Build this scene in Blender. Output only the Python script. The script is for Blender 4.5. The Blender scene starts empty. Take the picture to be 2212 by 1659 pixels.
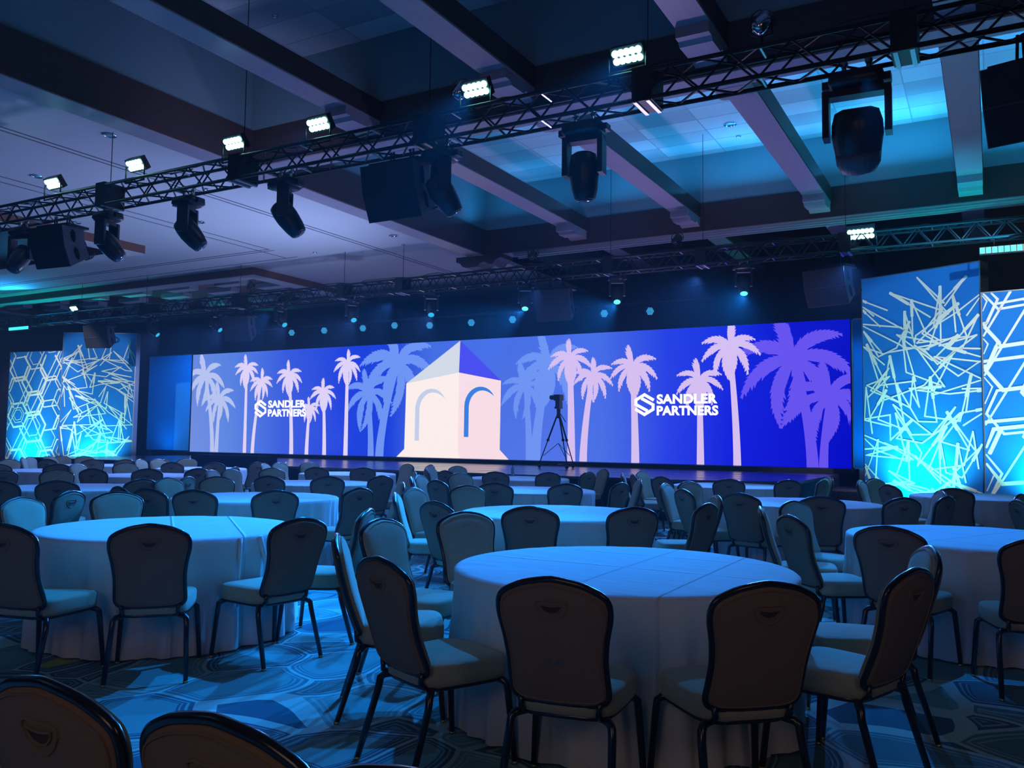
import bpy, math, random
from mathutils import Vector, Matrix, noise
PI = math.pi
R = math.radians
scene = bpy.context.scene
col = scene.collection

# ------------------------------------------------------------------ camera
EYE = 1.44
def look(yaw, pitch, roll):
    y, p, r = R(yaw), R(pitch), R(roll)
    f = Vector((-math.sin(y) * math.cos(p), math.cos(y) * math.cos(p), math.sin(p)))
    rt = Vector((math.cos(y), math.sin(y), 0)); up = rt.cross(f)
    r2 = rt * math.cos(r) + up * math.sin(r); u2 = -rt * math.sin(r) + up * math.cos(r)
    return Matrix((r2, u2, -f)).transposed()
cd = bpy.data.cameras.new('camera'); cam = bpy.data.objects.new('camera', cd); col.objects.link(cam)
cd.sensor_width = 36; cd.lens = 36 * 1845 / 2212; cd.clip_end = 200; cd.clip_start = .05
cam.matrix_world = Matrix.Translation((0, 0, EYE)) @ look(29.36, 3.77, .743).to_4x4()
scene.camera = cam

# ------------------------------------------------------------------ world and exposure
vs = scene.view_settings
vs.view_transform = 'Standard'; vs.look = 'None'; vs.gamma = 1; vs.exposure = 0.0; vs.use_curve_mapping = False
w = bpy.data.worlds.new('night'); scene.world = w; w.use_nodes = True
w.node_tree.nodes['Background'].inputs[0].default_value = (.006, .012, .03, 1)
w.node_tree.nodes['Background'].inputs[1].default_value = 1

# thin stage haze in the air of the whole hall
_v = w.node_tree.nodes.new('ShaderNodeVolumeScatter'); _v.inputs['Density'].default_value = .0022; _v.inputs['Anisotropy'].default_value = .2; _v.inputs['Color'].default_value = (.72, .86, 1, 1)
w.node_tree.links.new(_v.outputs[0], w.node_tree.nodes['World Output'].inputs['Volume'])

def lamp(kind, name, loc, aim, power, color, size=.1, angle=60, blend=.5, parent=None, size_y=None):
    d = bpy.data.lights.new(name, kind); o = bpy.data.objects.new(name, d); col.objects.link(o)
    d.energy = power; d.color = color
    if kind == 'SPOT': d.spot_size = R(angle); d.spot_blend = blend; d.shadow_soft_size = size
    elif kind == 'AREA':
        d.size = size
        if size_y: d.shape = 'RECTANGLE'; d.size_y = size_y
    else: d.shadow_soft_size = size
    o.location = loc
    o.rotation_euler = (Vector(aim) - Vector(loc)).to_track_quat('-Z', 'Y').to_euler()
    if parent:
        o.parent = parent; o.matrix_parent_inverse = parent.matrix_basis.inverted()
    return o

cy = scene.cycles
cy.use_adaptive_sampling = True; cy.adaptive_threshold = .03; cy.max_bounces = 5; cy.diffuse_bounces = 2; cy.glossy_bounces = 2; cy.volume_bounces = 0; cy.sample_clamp_indirect = 4
# cove lamps on the ledge round the raised tiled ceiling, and unseen fill lamps added behind the camera
COVE = (.03, .36, .90)
for x0, pw in ((-9.6, 22), (-6.9, 34), (-4.2, 46), (-1.5, 54), (1.2, 60), (4.0, 60)):
    lamp('AREA', 'cove_and_fill_lamp', (x0, 17.3, 6.70), (x0, 17.0, 7.7), pw * .85, COVE, 2.1, size_y=.3)
for x0, pw in ((-8.33, 16), (-5.64, 24), (-2.95, 34), (-.26, 40), (2.43, 40)):      # unseen strips added above the lengthwise beams to even out the tile light
    lamp('AREA', 'cove_and_fill_lamp', (x0, 14.2, 6.66), (x0 + .001, 14.2, 7.7), pw, COVE, .34, size_y=6.0)
lamp('AREA', 'fill_lamp', (-.5, -5.2, 4.0), (-1.2, 3, .5), 26, (1.0, .70, .58), 2.5)
lamp('AREA', 'fill_lamp', (4.5, -1.5, 4.6), (-.3, 4.2, .5), 15, (1.0, .66, .48), 1.5)
lamp('AREA', 'fill_lamp', (-8, -2.5, 5.6), (-7, 6, 0), 11, (.25, .55, 1.0), 3.0)

# ------------------------------------------------------------------ materials
MATS = {}
def mat(name, c, rough=.6, metal=0., spec=.5, emit=None, strength=1., bump=None, vary=None, sheen=0):
    if name in MATS: return MATS[name]
    m = bpy.data.materials.new(name); m.use_nodes = True; nt = m.node_tree; b = nt.nodes['Principled BSDF']
    b.inputs['Base Color'].default_value = (*c, 1); b.inputs['Roughness'].default_value = rough
    b.inputs['Metallic'].default_value = metal; b.inputs['Specular IOR Level'].default_value = spec
    if sheen: b.inputs['Sheen Weight'].default_value = sheen
    if emit: b.inputs['Emission Color'].default_value = (*emit, 1); b.inputs['Emission Strength'].default_value = strength
    if bump or vary:
        tc = nt.nodes.new('ShaderNodeTexCoord')
    if bump:
        mp = nt.nodes.new('ShaderNodeMapping'); mp.inputs['Scale'].default_value = bump[2] if len(bump) > 2 else (1, 1, 1)
        n = nt.nodes.new('ShaderNodeTexNoise'); n.inputs['Scale'].default_value = bump[0]; n.inputs['Detail'].default_value = 3
        bp = nt.nodes.new('ShaderNodeBump'); bp.inputs['Strength'].default_value = bump[1]; bp.inputs['Distance'].default_value = .02
        nt.links.new(tc.outputs['Object'], mp.inputs[0]); nt.links.new(mp.outputs[0], n.inputs['Vector'])
        nt.links.new(n.outputs['Fac'], bp.inputs['Height']); nt.links.new(bp.outputs[0], b.inputs['Normal'])
    if vary:   # (scale, other colour, stretch)
        mp = nt.nodes.new('ShaderNodeMapping'); mp.inputs['Scale'].default_value = vary[2]
        n = nt.nodes.new('ShaderNodeTexNoise'); n.inputs['Scale'].default_value = vary[0]; n.inputs['Detail'].default_value = 4
        mx = nt.nodes.new('ShaderNodeMix'); mx.data_type = 'RGBA'
        mx.inputs[6].default_value = (*c, 1); mx.inputs[7].default_value = (*vary[1], 1)
        nt.links.new(tc.outputs['Object'], mp.inputs[0]); nt.links.new(mp.outputs[0], n.inputs['Vector'])
        nt.links.new(n.outputs['Fac'], mx.inputs[0]); nt.links.new(mx.outputs[2], b.inputs['Base Color'])
    MATS[name] = m
    return m
def glow(name, c, s=1.):
    if name in MATS: return MATS[name]
    m = bpy.data.materials.new(name); m.use_nodes = True; nt = m.node_tree; nt.nodes.clear()
    e = nt.nodes.new('ShaderNodeEmission'); e.inputs[0].default_value = (*c, 1); e.inputs[1].default_value = s
    o = nt.nodes.new('ShaderNodeOutputMaterial'); nt.links.new(e.outputs[0], o.inputs[0]); MATS[name] = m
    return m
def srgb(r, g, b):
    f = lambda v: (v / 255 / 12.92) if v <= 10 else (((v / 255 + .055) / 1.055) ** 2.4)
    return (f(r), f(g), f(b))

M_TAN = mat('woven_tan_fabric', (.47, .45, .30), .9, spec=.15, bump=(260, .25, (1, .12, 3)), vary=(60, (.36, .34, .22), (1, .2, 2)), sheen=.3)
M_BACKTAN = mat('woven_brown_fabric', (.32, .21, .14), .85, spec=.2, bump=(260, .3, (1, 1, 5)), vary=(70, (.23, .165, .11), (.4, 1, 3)))
M_FRAME = mat('black_lacquered_metal', (.012, .011, .012), .22, spec=.7)
M_DARKHOLE = mat('dark_recess', (.006, .006, .006), .9, spec=.05)
M_BRASS = mat('brass_glide', (.6, .45, .22), .3, metal=1)
def cloth_material():
    m = mat('white_linen', (.72, .72, .72), .85, spec=.15); nt = m.node_tree; N = nt.nodes.new; L = nt.links.new; b = nt.nodes['Principled BSDF']
    tc = N('ShaderNodeTexCoord'); sp = N('ShaderNodeSeparateXYZ'); L(tc.outputs['Object'], sp.inputs[0])
    nz = N('ShaderNodeTexNoise'); nz.inputs['Scale'].default_value = 3.2; mp = N('ShaderNodeMapping'); mp.inputs['Scale'].default_value = (1, 2.8, .6); L(tc.outputs['Object'], mp.inputs[0]); L(mp.outputs[0], nz.inputs['Vector'])
    def mth(op, a, b_=None):
        n = N('ShaderNodeMath'); n.operation = op
        for i, q in enumerate((a, b_)):
            if q is None: continue
            if isinstance(q, (int, float)): n.inputs[i].default_value = q
            else: L(q, n.inputs[i])
        return n.outputs[0]
    tot = mth('MULTIPLY', nz.outputs[0], .35)
    for ax, off in ((0, .02), (1, -.03), (0, .47), (1, .5)):      # pressed fold lines
        d = mth('ABSOLUTE', mth('SUBTRACT', sp.outputs[ax], off)); g_ = mth('SUBTRACT', 1, mth('MINIMUM', mth('MULTIPLY', d, 70), 1)); tot = mth('ADD', tot, mth('MULTIPLY', g_, .45))
    bp_ = N('ShaderNodeBump'); bp_.inputs['Strength'].default_value = .6; bp_.inputs['Distance'].default_value = .03; L(tot, bp_.inputs['Height']); L(bp_.outputs[0], b.inputs['Normal'])
    return m
M_CLOTH = cloth_material()
M_WOOD = mat('dark_stained_wood', (.085, .05, .045), .5, spec=.4, vary=(9, (.05, .03, .03), (.35, .35, 6)))
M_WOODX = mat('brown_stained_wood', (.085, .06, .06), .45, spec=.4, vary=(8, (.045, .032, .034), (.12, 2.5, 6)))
M_SOFFIT = mat('wood_lit_from_below', (.42, .37, .43), .4, spec=.5, vary=(7, (.33, .28, .33), (4, .15, 1)))  # beam wood with the lavender light from below put into its colour
M_REDWOOD = mat('reddish_wood', (.22, .085, .05), .5, vary=(7, (.15, .05, .035), (2, .3, 1)))
M_PLASTER = mat('ceiling_plaster', (.62, .62, .66), .9, spec=.1)
M_FASCIA = mat('teal_grey_plaster', (.20, .33, .36), .9, spec=.1)
M_GROOVE = mat('shadow_groove', (.12, .12, .15), .8)
M_BLACK = mat('matt_black_metal', (.012, .013, .016), .45, spec=.4)
M_BLACK2 = mat('black_plastic', (.018, .019, .023), .35, spec=.5)
M_ALU = mat('bare_aluminium', (.5, .52, .55), .32, metal=1)
M_CHROME = mat('polished_metal', (.7, .7, .75), .15, metal=1)
M_DRAPE = mat('black_velour_drape', (.014, .016, .032), .95, spec=.05)
M_GRILLE = mat('speaker_grille', (.015, .016, .02), .5, spec=.4, bump=(300, .5))
M_BOX = mat('speaker_paint', (.055, .06, .08), .5, spec=.4)
M_GLASS = mat('lens_glass', (.02, .05, .09), .05, spec=.9)
M_STAGE = mat('stage_deck_laminate', (.10, .085, .10), .22, spec=.6, vary=(5, (.06, .05, .07), (1, 4, 1)))
M_SEAM = mat('deck_seam_tape', (.35, .28, .34), .4)
M_WALL = mat('wall_paint', (.05, .052, .065), .9)

# ------------------------------------------------------------------ mesh helper
class MB:
    def __init__(s): s.v = []; s.f = []; s.mi = []; s.sm = []
    def add(s, vs_, fs, mi=0, smooth=False):
        n = len(s.v); s.v += [tuple(v) for v in vs_]
        for f in fs: s.f.append(tuple(i + n for i in f)); s.mi.append(mi); s.sm.append(smooth)
    def box(s, x0, x1, y0, y1, z0, z1, mi=0, M=None):
        vs_ = [Vector(p) for p in ((x0, y0, z0), (x1, y0, z0), (x1, y1, z0), (x0, y1, z0), (x0, y0, z1), (x1, y0, z1), (x1, y1, z1), (x0, y1, z1))]
        if M: vs_ = [M @ v for v in vs_]
        s.add(vs_, [(0, 3, 2, 1), (4, 5, 6, 7), (0, 1, 5, 4), (1, 2, 6, 5), (2, 3, 7, 6), (3, 0, 4, 7)], mi)
    def tube(s, pts, r, n=8, mi=0, closed=False, cap=True):
        P = [Vector(p) for p in pts]; m = len(P)
        if m < 2: return
        rs = r if isinstance(r, (list, tuple)) else [r] * m
        prev = None; rings = []
        for i in range(m):
            a = P[i - 1] if (i > 0 or closed) else P[i]; b = P[(i + 1) % m] if (i < m - 1 or closed) else P[i]
            t = (b - a).normalized()
            if prev is None:
                up = Vector((0, 0, 1)) if abs(t.z) < .9 else Vector((0, 1, 0))
                u = t.cross(up).normalized()
            else:
                u = prev - t * prev.dot(t); u = u.normalized() if u.length > 1e-6 else t.orthogonal().normalized()
            prev = u; v = t.cross(u)
            rings.append([P[i] + (u * math.cos(2 * PI * k / n + PI / n) + v * math.sin(2 * PI * k / n + PI / n)) * rs[i] for k in range(n)])
        vs_ = [q for rg in rings for q in rg]; fs = []
        for i in range(m if closed else m - 1):
            j = (i + 1) % m
            for k in range(n):
                k2 = (k + 1) % n; fs.append((i * n + k, i * n + k2, j * n + k2, j * n + k))
        if cap and not closed: fs += [tuple(range(n))[::-1], tuple((m - 1) * n + k for k in range(n))]
        s.add(vs_, fs, mi, n > 5)
    def lathe(s, prof, n=20, mi=0, M=None, cap=True):
        vs_ = []
        for r, z in prof:
            for k in range(n): vs_.append(Vector((r * math.cos(2 * PI * k / n), r * math.sin(2 * PI * k / n), z)))
        if M: vs_ = [M @ v for v in vs_]
        fs = []
        for i in range(len(prof) - 1):
            for k in range(n):
                k2 = (k + 1) % n; fs.append((i * n + k, i * n + k2, (i + 1) * n + k2, (i + 1) * n + k))
        if cap: fs += [tuple(range(n))[::-1], tuple((len(prof) - 1) * n + k for k in range(n))]
        s.add(vs_, fs, mi, True)
    def loft(s, rings, mi=0, cap0=True, cap1=True, smooth=True):
        n = len(rings[0]); vs_ = [p for r_ in rings for p in r_]; fs = []
        for i in range(len(rings) - 1):
            for k in range(n):
                k2 = (k + 1) % n; fs.append((i * n + k, i * n + k2, (i + 1) * n + k2, (i + 1) * n + k))
        if cap0: fs.append(tuple(range(n))[::-1])
        if cap1: fs.append(tuple((len(rings) - 1) * n + k for k in range(n)))
        s.add(vs_, fs, mi, smooth)
    def prism(s, poly, z0, z1, mi=0, M=None):     # polygon in xy extruded along z
        n = len(poly); vs_ = [Vector((x, y, z0)) for x, y in poly] + [Vector((x, y, z1)) for x, y in poly]
        if M: vs_ = [M @ v for v in vs_]
        s.add(vs_, [tuple(range(n))[::-1], tuple(range(n, 2 * n))] + [(i, (i + 1) % n, n + (i + 1) % n, n + i) for i in range(n)], mi)
    def mesh(s, name, mats):
        me = bpy.data.meshes.new(name); me.from_pydata(s.v, [], s.f)
        for m in (mats if isinstance(mats, (list, tuple)) else [mats]): me.materials.append(m)
        me.polygons.foreach_set('material_index', s.mi); me.polygons.foreach_set('use_smooth', s.sm); me.update()
        return me
    def build(s, name, mats, parent=None, loc=None):
        o = bpy.data.objects.new(name, s.mesh(name, mats)); col.objects.link(o)
        if loc: o.location = loc
        if parent: o.parent = parent
        return o

def tag(o, label=None, cat=None, group=None, kind=None):
    if label: o['label'] = label
    if cat: o['category'] = cat
    if group: o['group'] = group
    if kind: o['kind'] = kind
    return o
def thing(name, label, cat, loc=(0, 0, 0), rz=0, group=None):
    o = bpy.data.objects.new(name, None); o.empty_display_size = .1; col.objects.link(o)
    o.location = loc; o.rotation_euler = (0, 0, rz)
    return tag(o, label, cat, group)
def struct(name, mb, mats, label=None):
    return tag(mb.build(name, mats), label, None, None, 'structure')
KIDS = {}
def copy_tree(root, loc, rz, label, group=None, name=None):
    r = root.copy(); col.objects.link(r); r.location = loc; r.rotation_euler = (0, 0, rz); r['label'] = label
    if group: r['group'] = group
    if name: r.name = name
    def rec(src, dst):
        for ch in KIDS[src.name]:
            c = ch.copy(); col.objects.link(c); c.parent = dst
            rec(ch, c)
    rec(root, r)
    return r
def note_kids():
    KIDS.clear()
    for o in bpy.data.objects: KIDS[o.name] = []
    for o in bpy.data.objects:
        if o.parent: KIDS[o.parent.name].append(o)

# ------------------------------------------------------------------ floor and carpet
def carpet_material():
    m = bpy.data.materials.new('patterned_carpet'); m.use_nodes = True; nt = m.node_tree; N = nt.nodes.new; L = nt.links.new
    b = nt.nodes['Principled BSDF']; b.inputs['Roughness'].default_value = .95; b.inputs['Specular IOR Level'].default_value = .1
    tc = N('ShaderNodeTexCoord'); nz = N('ShaderNodeTexNoise'); nz.inputs['Scale'].default_value = 1.1; nz.inputs['Detail'].default_value = 1
    L(tc.outputs['Object'], nz.inputs['Vector'])
    mp = N('ShaderNodeMix'); mp.data_type = 'RGBA'; mp.inputs[0].default_value = .36
    L(tc.outputs['Object'], mp.inputs[6]); L(nz.outputs['Color'], mp.inputs[7])
    def ramp(src, pts, interp='CONSTANT'):
        r = N('ShaderNodeValToRGB'); r.color_ramp.interpolation = interp; e = r.color_ramp.elements
        while len(e) > 1: e.remove(e[0])
        e[0].position = pts[0][0]; e[0].color = (*pts[0][1], 1)
        for p, c in pts[1:]: q = e.new(p); q.color = (*c, 1)
        L(src, r.inputs[0]); return r.outputs[0]
    v1 = N('ShaderNodeTexVoronoi'); v1.inputs['Scale'].default_value = 2.9; L(mp.outputs[2], v1.inputs['Vector'])
    v2 = N('ShaderNodeTexVoronoi'); v2.feature = 'DISTANCE_TO_EDGE'; v2.inputs['Scale'].default_value = 2.9; L(mp.outputs[2], v2.inputs['Vector'])
    sep = N('ShaderNodeSeparateColor'); L(v1.outputs['Color'], sep.inputs[0])
    mid, lite, navy, lime, teal = (.17, .37, .34), (.40, .60, .52), (.06, .15, .19), (.44, .50, .05), (.11, .25, .26)
    cell = ramp(sep.outputs[0], [(0, mid), (.28, teal), (.5, navy), (.62, mid), (.82, lime), (.9, teal)])
    ring = ramp(v2.outputs[0], [(0, (1, 1, 1)), (.022, (0, 0, 0)), (.06, (.6, .6, .6)), (.085, (0, 0, 0)), (.115, (.5, .5, .5)), (.13, (0, 0, 0))])
    cell2 = ramp(sep.outputs[1], [(0, navy), (.3, mid), (.55, teal), (.85, lite)])
    inner = ramp(v2.outputs[0], [(0, (0, 0, 0)), (.15, (1, 1, 1))])
    a = N('ShaderNodeMix'); a.data_type = 'RGBA'; L(inner, a.inputs[0]); L(cell2, a.inputs[6]); L(cell, a.inputs[7])
    c = N('ShaderNodeMix'); c.data_type = 'RGBA'; L(ring, c.inputs[0]); L(a.outputs[2], c.inputs[6]); c.inputs[7].default_value = (*lite, 1)
    L(c.outputs[2], b.inputs['Base Color'])
    n2 = N('ShaderNodeTexNoise'); n2.inputs['Scale'].default_value = 180; L(tc.outputs['Object'], n2.inputs['Vector'])
    bp = N('ShaderNodeBump'); bp.inputs['Strength'].default_value = .3; bp.inputs['Distance'].default_value = .01
    L(n2.outputs[0], bp.inputs['Height']); L(bp.outputs[0], b.inputs['Normal'])
    return m
XL, XR, YN, YF = -33.5, 9.0, -6.0, 25.0
b = MB(); b.box(XL, XR, YN, YF, -.2, 0); struct('floor', b, carpet_material(), 'blue and lime swirl patterned carpet')
for nm, x0, x1, y0, y1 in (('wall_left', XL - .2, XL, YN, YF), ('wall_right', XR, XR + .2, YN, YF), ('wall_rear', XL, XR, YN - .2, YN), ('wall_back', XL, XR, YF, YF + .2)):
    b = MB(); b.box(x0, x1, y0, y1, 0, 7.9); struct(nm, b, M_WALL)

# ------------------------------------------------------------------ ceiling
def tile_material():
    m = bpy.data.materials.new('ceiling_tiles'); m.use_nodes = True; nt = m.node_tree; N = nt.nodes.new; L = nt.links.new
    b = nt.nodes['Principled BSDF']; b.inputs['Roughness'].default_value = .9
    tc = N('ShaderNodeTexCoord'); br = N('ShaderNodeTexBrick'); br.offset = 0
    br.inputs['Scale'].default_value = 1; br.inputs['Brick Width'].default_value = 1.22; br.inputs['Row Height'].default_value = .61
    br.inputs['Mortar Size'].default_value = .012; br.inputs['Color1'].default_value = (.62, .62, .62, 1); br.inputs['Color2'].default_value = (.36, .36, .38, 1)
    br.inputs['Mortar'].default_value = (.30, .32, .34, 1)
    L(tc.outputs['Object'], br.inputs['Vector']); L(br.outputs['Color'], b.inputs['Base Color'])
    return m
XP = -11.32                      # outer face of the edge beam; flat plaster lies beyond it
ZT, ZF, ZB, ZW = 7.7, 6.2, 6.0, 6.63
b = MB(); b.box(XP, XR, YN, YF, ZT, ZT + .15); struct('ceiling', b, tile_material(), 'raised ceiling of pale tiles')
b = MB(); b.box(XL, XP, YN, YF, ZF, ZF + .1)
struct('ceiling', b, M_PLASTER, 'flat plaster ceiling')
# plaster upstands between the wooden beams and the tiled ceiling
b = MB(); b.box(XP, XP + .40, YN, YF, ZW, ZT); struct('wall_upstand', b, M_FASCIA)
for y0 in (10.22, 17.92):
    b = MB(); b.box(XP + .40, XR, y0, y0 + .45, ZW, ZT)
    struct('wall_upstand', b, M_FASCIA)
# light ledge in front of the far upstand
# crossbeams and edge beam
b = MB(); b.box(XP, XP + .47, YN, 18.38, ZB, ZW); struct('ceiling_beam', b, [M_WOODX]); 
for y0 in (2.5, 10.2, 17.9):
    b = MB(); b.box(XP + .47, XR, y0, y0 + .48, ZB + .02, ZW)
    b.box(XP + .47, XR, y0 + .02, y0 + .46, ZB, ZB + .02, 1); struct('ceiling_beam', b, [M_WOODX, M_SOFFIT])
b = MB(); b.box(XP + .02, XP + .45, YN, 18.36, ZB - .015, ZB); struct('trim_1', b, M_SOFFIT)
# pale rail under the far crossbeam
b = MB()
b.box(XP + 1.2, XR, 17.95, 18.33, ZB - .05, ZB); b.box(XP + 1.2, XR, 18.0, 18.06, ZB - .08, ZB - .05); b.box(XP + 1.2, XR, 18.2, 18.26, ZB - .08, ZB - .05)
struct('trim_2', b, mat('pale_metal_rail', (.38, .42, .45), .4, metal=.4))
def corbel(y0, y1, xc, flip):
    """carved bracket under a lengthwise beam where it meets a crossbeam"""
    m = MB(); d = y1 - y0
    pr = [(0, .0), (0, -.15), (.14 * d, -.15), (.2 * d, -.2), (.62 * d, -.19), (.72 * d, -.13), (.82 * d, -.17), (1 * d, -.2), (1 * d, 0)]
    for a in (0,):
        P = [((y0 + q if not flip else y1 - q), 6.32 + z) for q, z in pr]
        n = len(P); vs_ = [(xc - .2, y, z) for y, z in P] + [(xc + .2, y, z) for y, z in P]
        m.add(vs_, [tuple(range(n)), tuple(range(n, 2 * n))[::-1]] + [(i, n + i, n + (i + 1) % n, (i + 1) % n) for i in range(n)], 0)
    return m
for k in range(-1, 6):
    xc = -.26 - 2.69 * k
    if k >= 0 and xc < XP + 1: continue
    if k < 0: xc = -.26 + 2.69 * (-k)
    for y0, y1 in ((YN, 2.5), (2.98, 10.2), (10.68, 17.9), (18.38, YF)):
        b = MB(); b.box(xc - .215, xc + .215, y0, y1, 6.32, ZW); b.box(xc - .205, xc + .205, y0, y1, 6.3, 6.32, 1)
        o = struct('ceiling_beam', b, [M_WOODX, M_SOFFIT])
        if y0 > 0: corbel(y0 + .01, y0 + .8, xc, True).build('corbel', M_SOFFIT, o)
        if y1 < YF: corbel(y1 - .8, y1 - .01, xc, False).build('corbel', M_SOFFIT, o)
# carved end bracket below the corner of the edge beam
def bracket_profile(x0, y0, y1, wid):
    m = MB(); P = [(0, 0), (0, -.12), (.1, -.14), (.18, -.24), (.3, -.28), (.62, -.28), (.7, -.2), (.82, -.16), (.95, -.24), (1.05, -.25), (1.15, -.14), (1.3, -.1), (1.3, 0)]
    n = len(P); vs_ = [(x0 + q, y0, ZB + z) for q, z in P] + [(x0 + q, y1, ZB + z) for q, z in P]
    m.add(vs_, [tuple(range(n)), tuple(range(n, 2 * n))[::-1]] + [(i, n + i, n + (i + 1) % n, (i + 1) % n) for i in range(n)], 0)
    return m
struct('trim_3', bracket_profile(XP - .35, 17.8, 18.4, 0), M_WOODX, 'carved wooden end bracket under the corner beam')
# grooves in the plaster
b = MB()
for x in (-13.35, -13.5): b.box(x, x + .03, YN, 22, ZF - .006, ZF)
for x in (-15.95, -16.3): b.box(x, x + .03, YN, 15.6 + (x < -16.2) * 1.0, ZF - .006, ZF)
for y in (15.6, 15.75, 16.6): b.box(XL, -15.9, y, y + .03, ZF - .006, ZF)
struct('trim_4', b, M_GROOVE)
# dropped timber frames below the plaster (two recessed bays)
def bay(x0, x1, y0, y1, name, slats):
    m = MB(); t = .5; zb = 5.98
    def fr(a0, a1, c0, c1):
        m.box(a0, a1, c0, c1, zb + .015, ZF); m.box(a0 + .01, a1 - .01, c0 + .01, c1 - .01, zb, zb + .015, 1)
    fr(x1 - t, x1, y0, y1); fr(x0, x0 + t, y0, y1); fr(x0 + t, x1 - t, y0, y0 + t); fr(x0 + t, x1 - t, y1 - t, y1)
    struct(name, m, [M_REDWOOD, M_PLASTER])
    k = MB(); k.box(x0 + t, x1 - t, y0 + t, y1 - t, ZF - .02, ZF - .004, 0)
    if slats:
        y = y0 + t + .5; i = 0
        while y < y1 - t - .5:
            x = x0 + t + .3 + (i % 2) * .9
            while x < x1 - t - 1.0:
                k.box(x, x + 1.1, y, y + .35, ZF - .16, ZF - .02, 1); x += 2.2
            y += .85; i += 1
    struct('ceiling_panel', k, [mat('bay_dark', (.03, .022, .022), .6) if not slats else M_REDWOOD, M_PLASTER])
bay(-26, -18.48, 6.5, 13.95, 'trim_5', False)
bay(-32.5, -18.0, 17.1, 22.4, 'trim_6', True)
# recessed downlights
DL = ['round recessed downlight upper left of the plaster ceiling, by the double groove', 'round recessed downlight beside the edge beam, topmost of the plaster ceiling', 'round recessed downlight between the two near-truss moving heads at left', 'round recessed downlight just left of the big central hanging speaker',
      'round recessed downlight low above the hanging speaker at far left', 'round recessed downlight in the cyan tiled bay at right', 'tiny dark ceiling fitting below the central hanging speaker', 'tiny sprinkler head below the downlight in the cyan tiled bay', 'tiny sprinkler head in the dark tiled bay at top left', 'tiny sprinkler head low in the lavender plaster near the far truss', 'tiny sprinkler head in the plaster above the near truss']
for i, (x, y, z, r_) in enumerate(((-15.3, 9.18, ZF, .11), (-12.13, 8.42, ZF, .11), (-15.27, 12.89, ZF, .11), (-12.14, 15.83, ZF, .11), (-17.84, 11.66, ZF, .11), (-4.37, 16.38, ZT, .12), (-12.5, 16.7, ZF, .05), (-4.39, 17.09, ZT, .05), (-9.17, 8.97, ZT, .05), (-15.1, 16.41, ZF, .05), (-13.1, 11.2, ZF, .05))):
    nm = 'downlight' if r_ > .08 else 'sprinkler_head'; lb = DL[i]
    t = thing(nm, lb, 'downlight' if r_ > .08 else 'sprinkler', (x, y, z - .0), 0, 'recessed downlights in the ceiling' if r_ > .08 else 'small ceiling fittings')
    m = MB(); m.lathe([(r_, -.001), (r_ * 1.02, -.02), (r_ * .8, -.022), (r_ * .72, -.004)], 20, cap=False); m.build('trim_ring', M_CHROME, t)
    m = MB(); m.lathe([(r_ * .74, -.003), (r_ * .5, -.012), (.001, -.014)], 16); m.build('lamp_face', M_ALU, t)
# ------------------------------------------------------------------ stage, drapes, screen
ST = .76
b = MB()
deck = [(-24.95, 22.2), (-24.95, 15.2), (-8.2, 15.05), (-5.06, 15.2), (-3.08, 15.95), (-3.08, 22.2)]
b.prism(deck[::-1], ST - .06, ST)
stage = thing('stage', 'low dark stage platform in front of the long video screen', 'stage')
b.build('deck', M_STAGE, stage)
b = MB()
def skirt(mb, pts, z1, amp=.035, per=.16, z0=.012):
    out = []
    for i in range(len(pts) - 1):
        a, c = Vector((*pts[i], 0)), Vector((*pts[i + 1], 0)); L_ = (c - a).length; n = max(2, int(L_ / per * 4)); nr = (c - a).cross(Vector((0, 0, 1))).normalized()
        for k in range(n + (i == len(pts) - 2)):
            q = a.lerp(c, k / n) + nr * (amp * .5 * math.sin(k * PI / 2) + .01); out.append(q)
    n = len(out); vs_ = [(q.x, q.y, z0) for q in out] + [(q.x, q.y, z1) for q in out]
    mb.add(vs_, [(i, i + 1, n + i + 1, n + i) for i in range(n - 1)], 0, True)
skirt(b, [(x, y) for x, y in deck[1:]], ST - .05)
sk = b.build('skirt', M_DRAPE, stage)
b = MB()
for k in range(12):
    x = -24.4 + k * 2.44
    if x < -3.2: b.box(x, x + .015, 15.9 if x > -5 else 15.3, 22.0, ST, ST + .002)
for y in (16.4, 17.6, 18.8, 20.0, 21.2): b.box(-24.8, -3.1, y, y + .015, ST, ST + .002)
b.build('deck_seam', M_SEAM, stage)
b = MB(); b.prism([(-3.06, 22.2), (-3.06, 19.3), (-1.4, 19.3), (-1.4, 22.2)][::-1], .44, .5)
lw = thing('stage_step', 'lower dark platform wing beside the stage corner', 'stage')
b.build('deck', M_STAGE, lw); b = MB(); skirt(b, [(-3.04, 19.3), (-1.4, 19.3), (-1.4, 22.2)], .45); b.build('skirt', M_DRAPE, lw)
# black drapes
def drape(x0, y0, x1, y1, z0, z1, label, amp=.10):
    m = MB(); a, c = Vector((x0, y0, 0)), Vector((x1, y1, 0)); L_ = (c - a).length; n = int(L_ / .09); nr = (c - a).cross(Vector((0, 0, 1))).normalized()
    P = [a.lerp(c, k / n) + nr * (amp * .5 * math.sin(k * .9) + amp * .3 * math.sin(k * .37)) for k in range(n + 1)]
    B = [q + nr * .03 for q in P]; N_ = n + 1
    vs_ = [(q.x, q.y, z0) for q in P] + [(q.x, q.y, z1) for q in P] + [(q.x, q.y, z0) for q in B] + [(q.x, q.y, z1) for q in B]
    fs = [(i, i + 1, N_ + i + 1, N_ + i) for i in range(n)] + [(2 * N_ + i + 1, 2 * N_ + i, 3 * N_ + i, 3 * N_ + i + 1) for i in range(n)]
    m.add(vs_, fs, 0, True); return tag(m.build('stage_drape', M_DRAPE), label, 'curtain')
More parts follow.
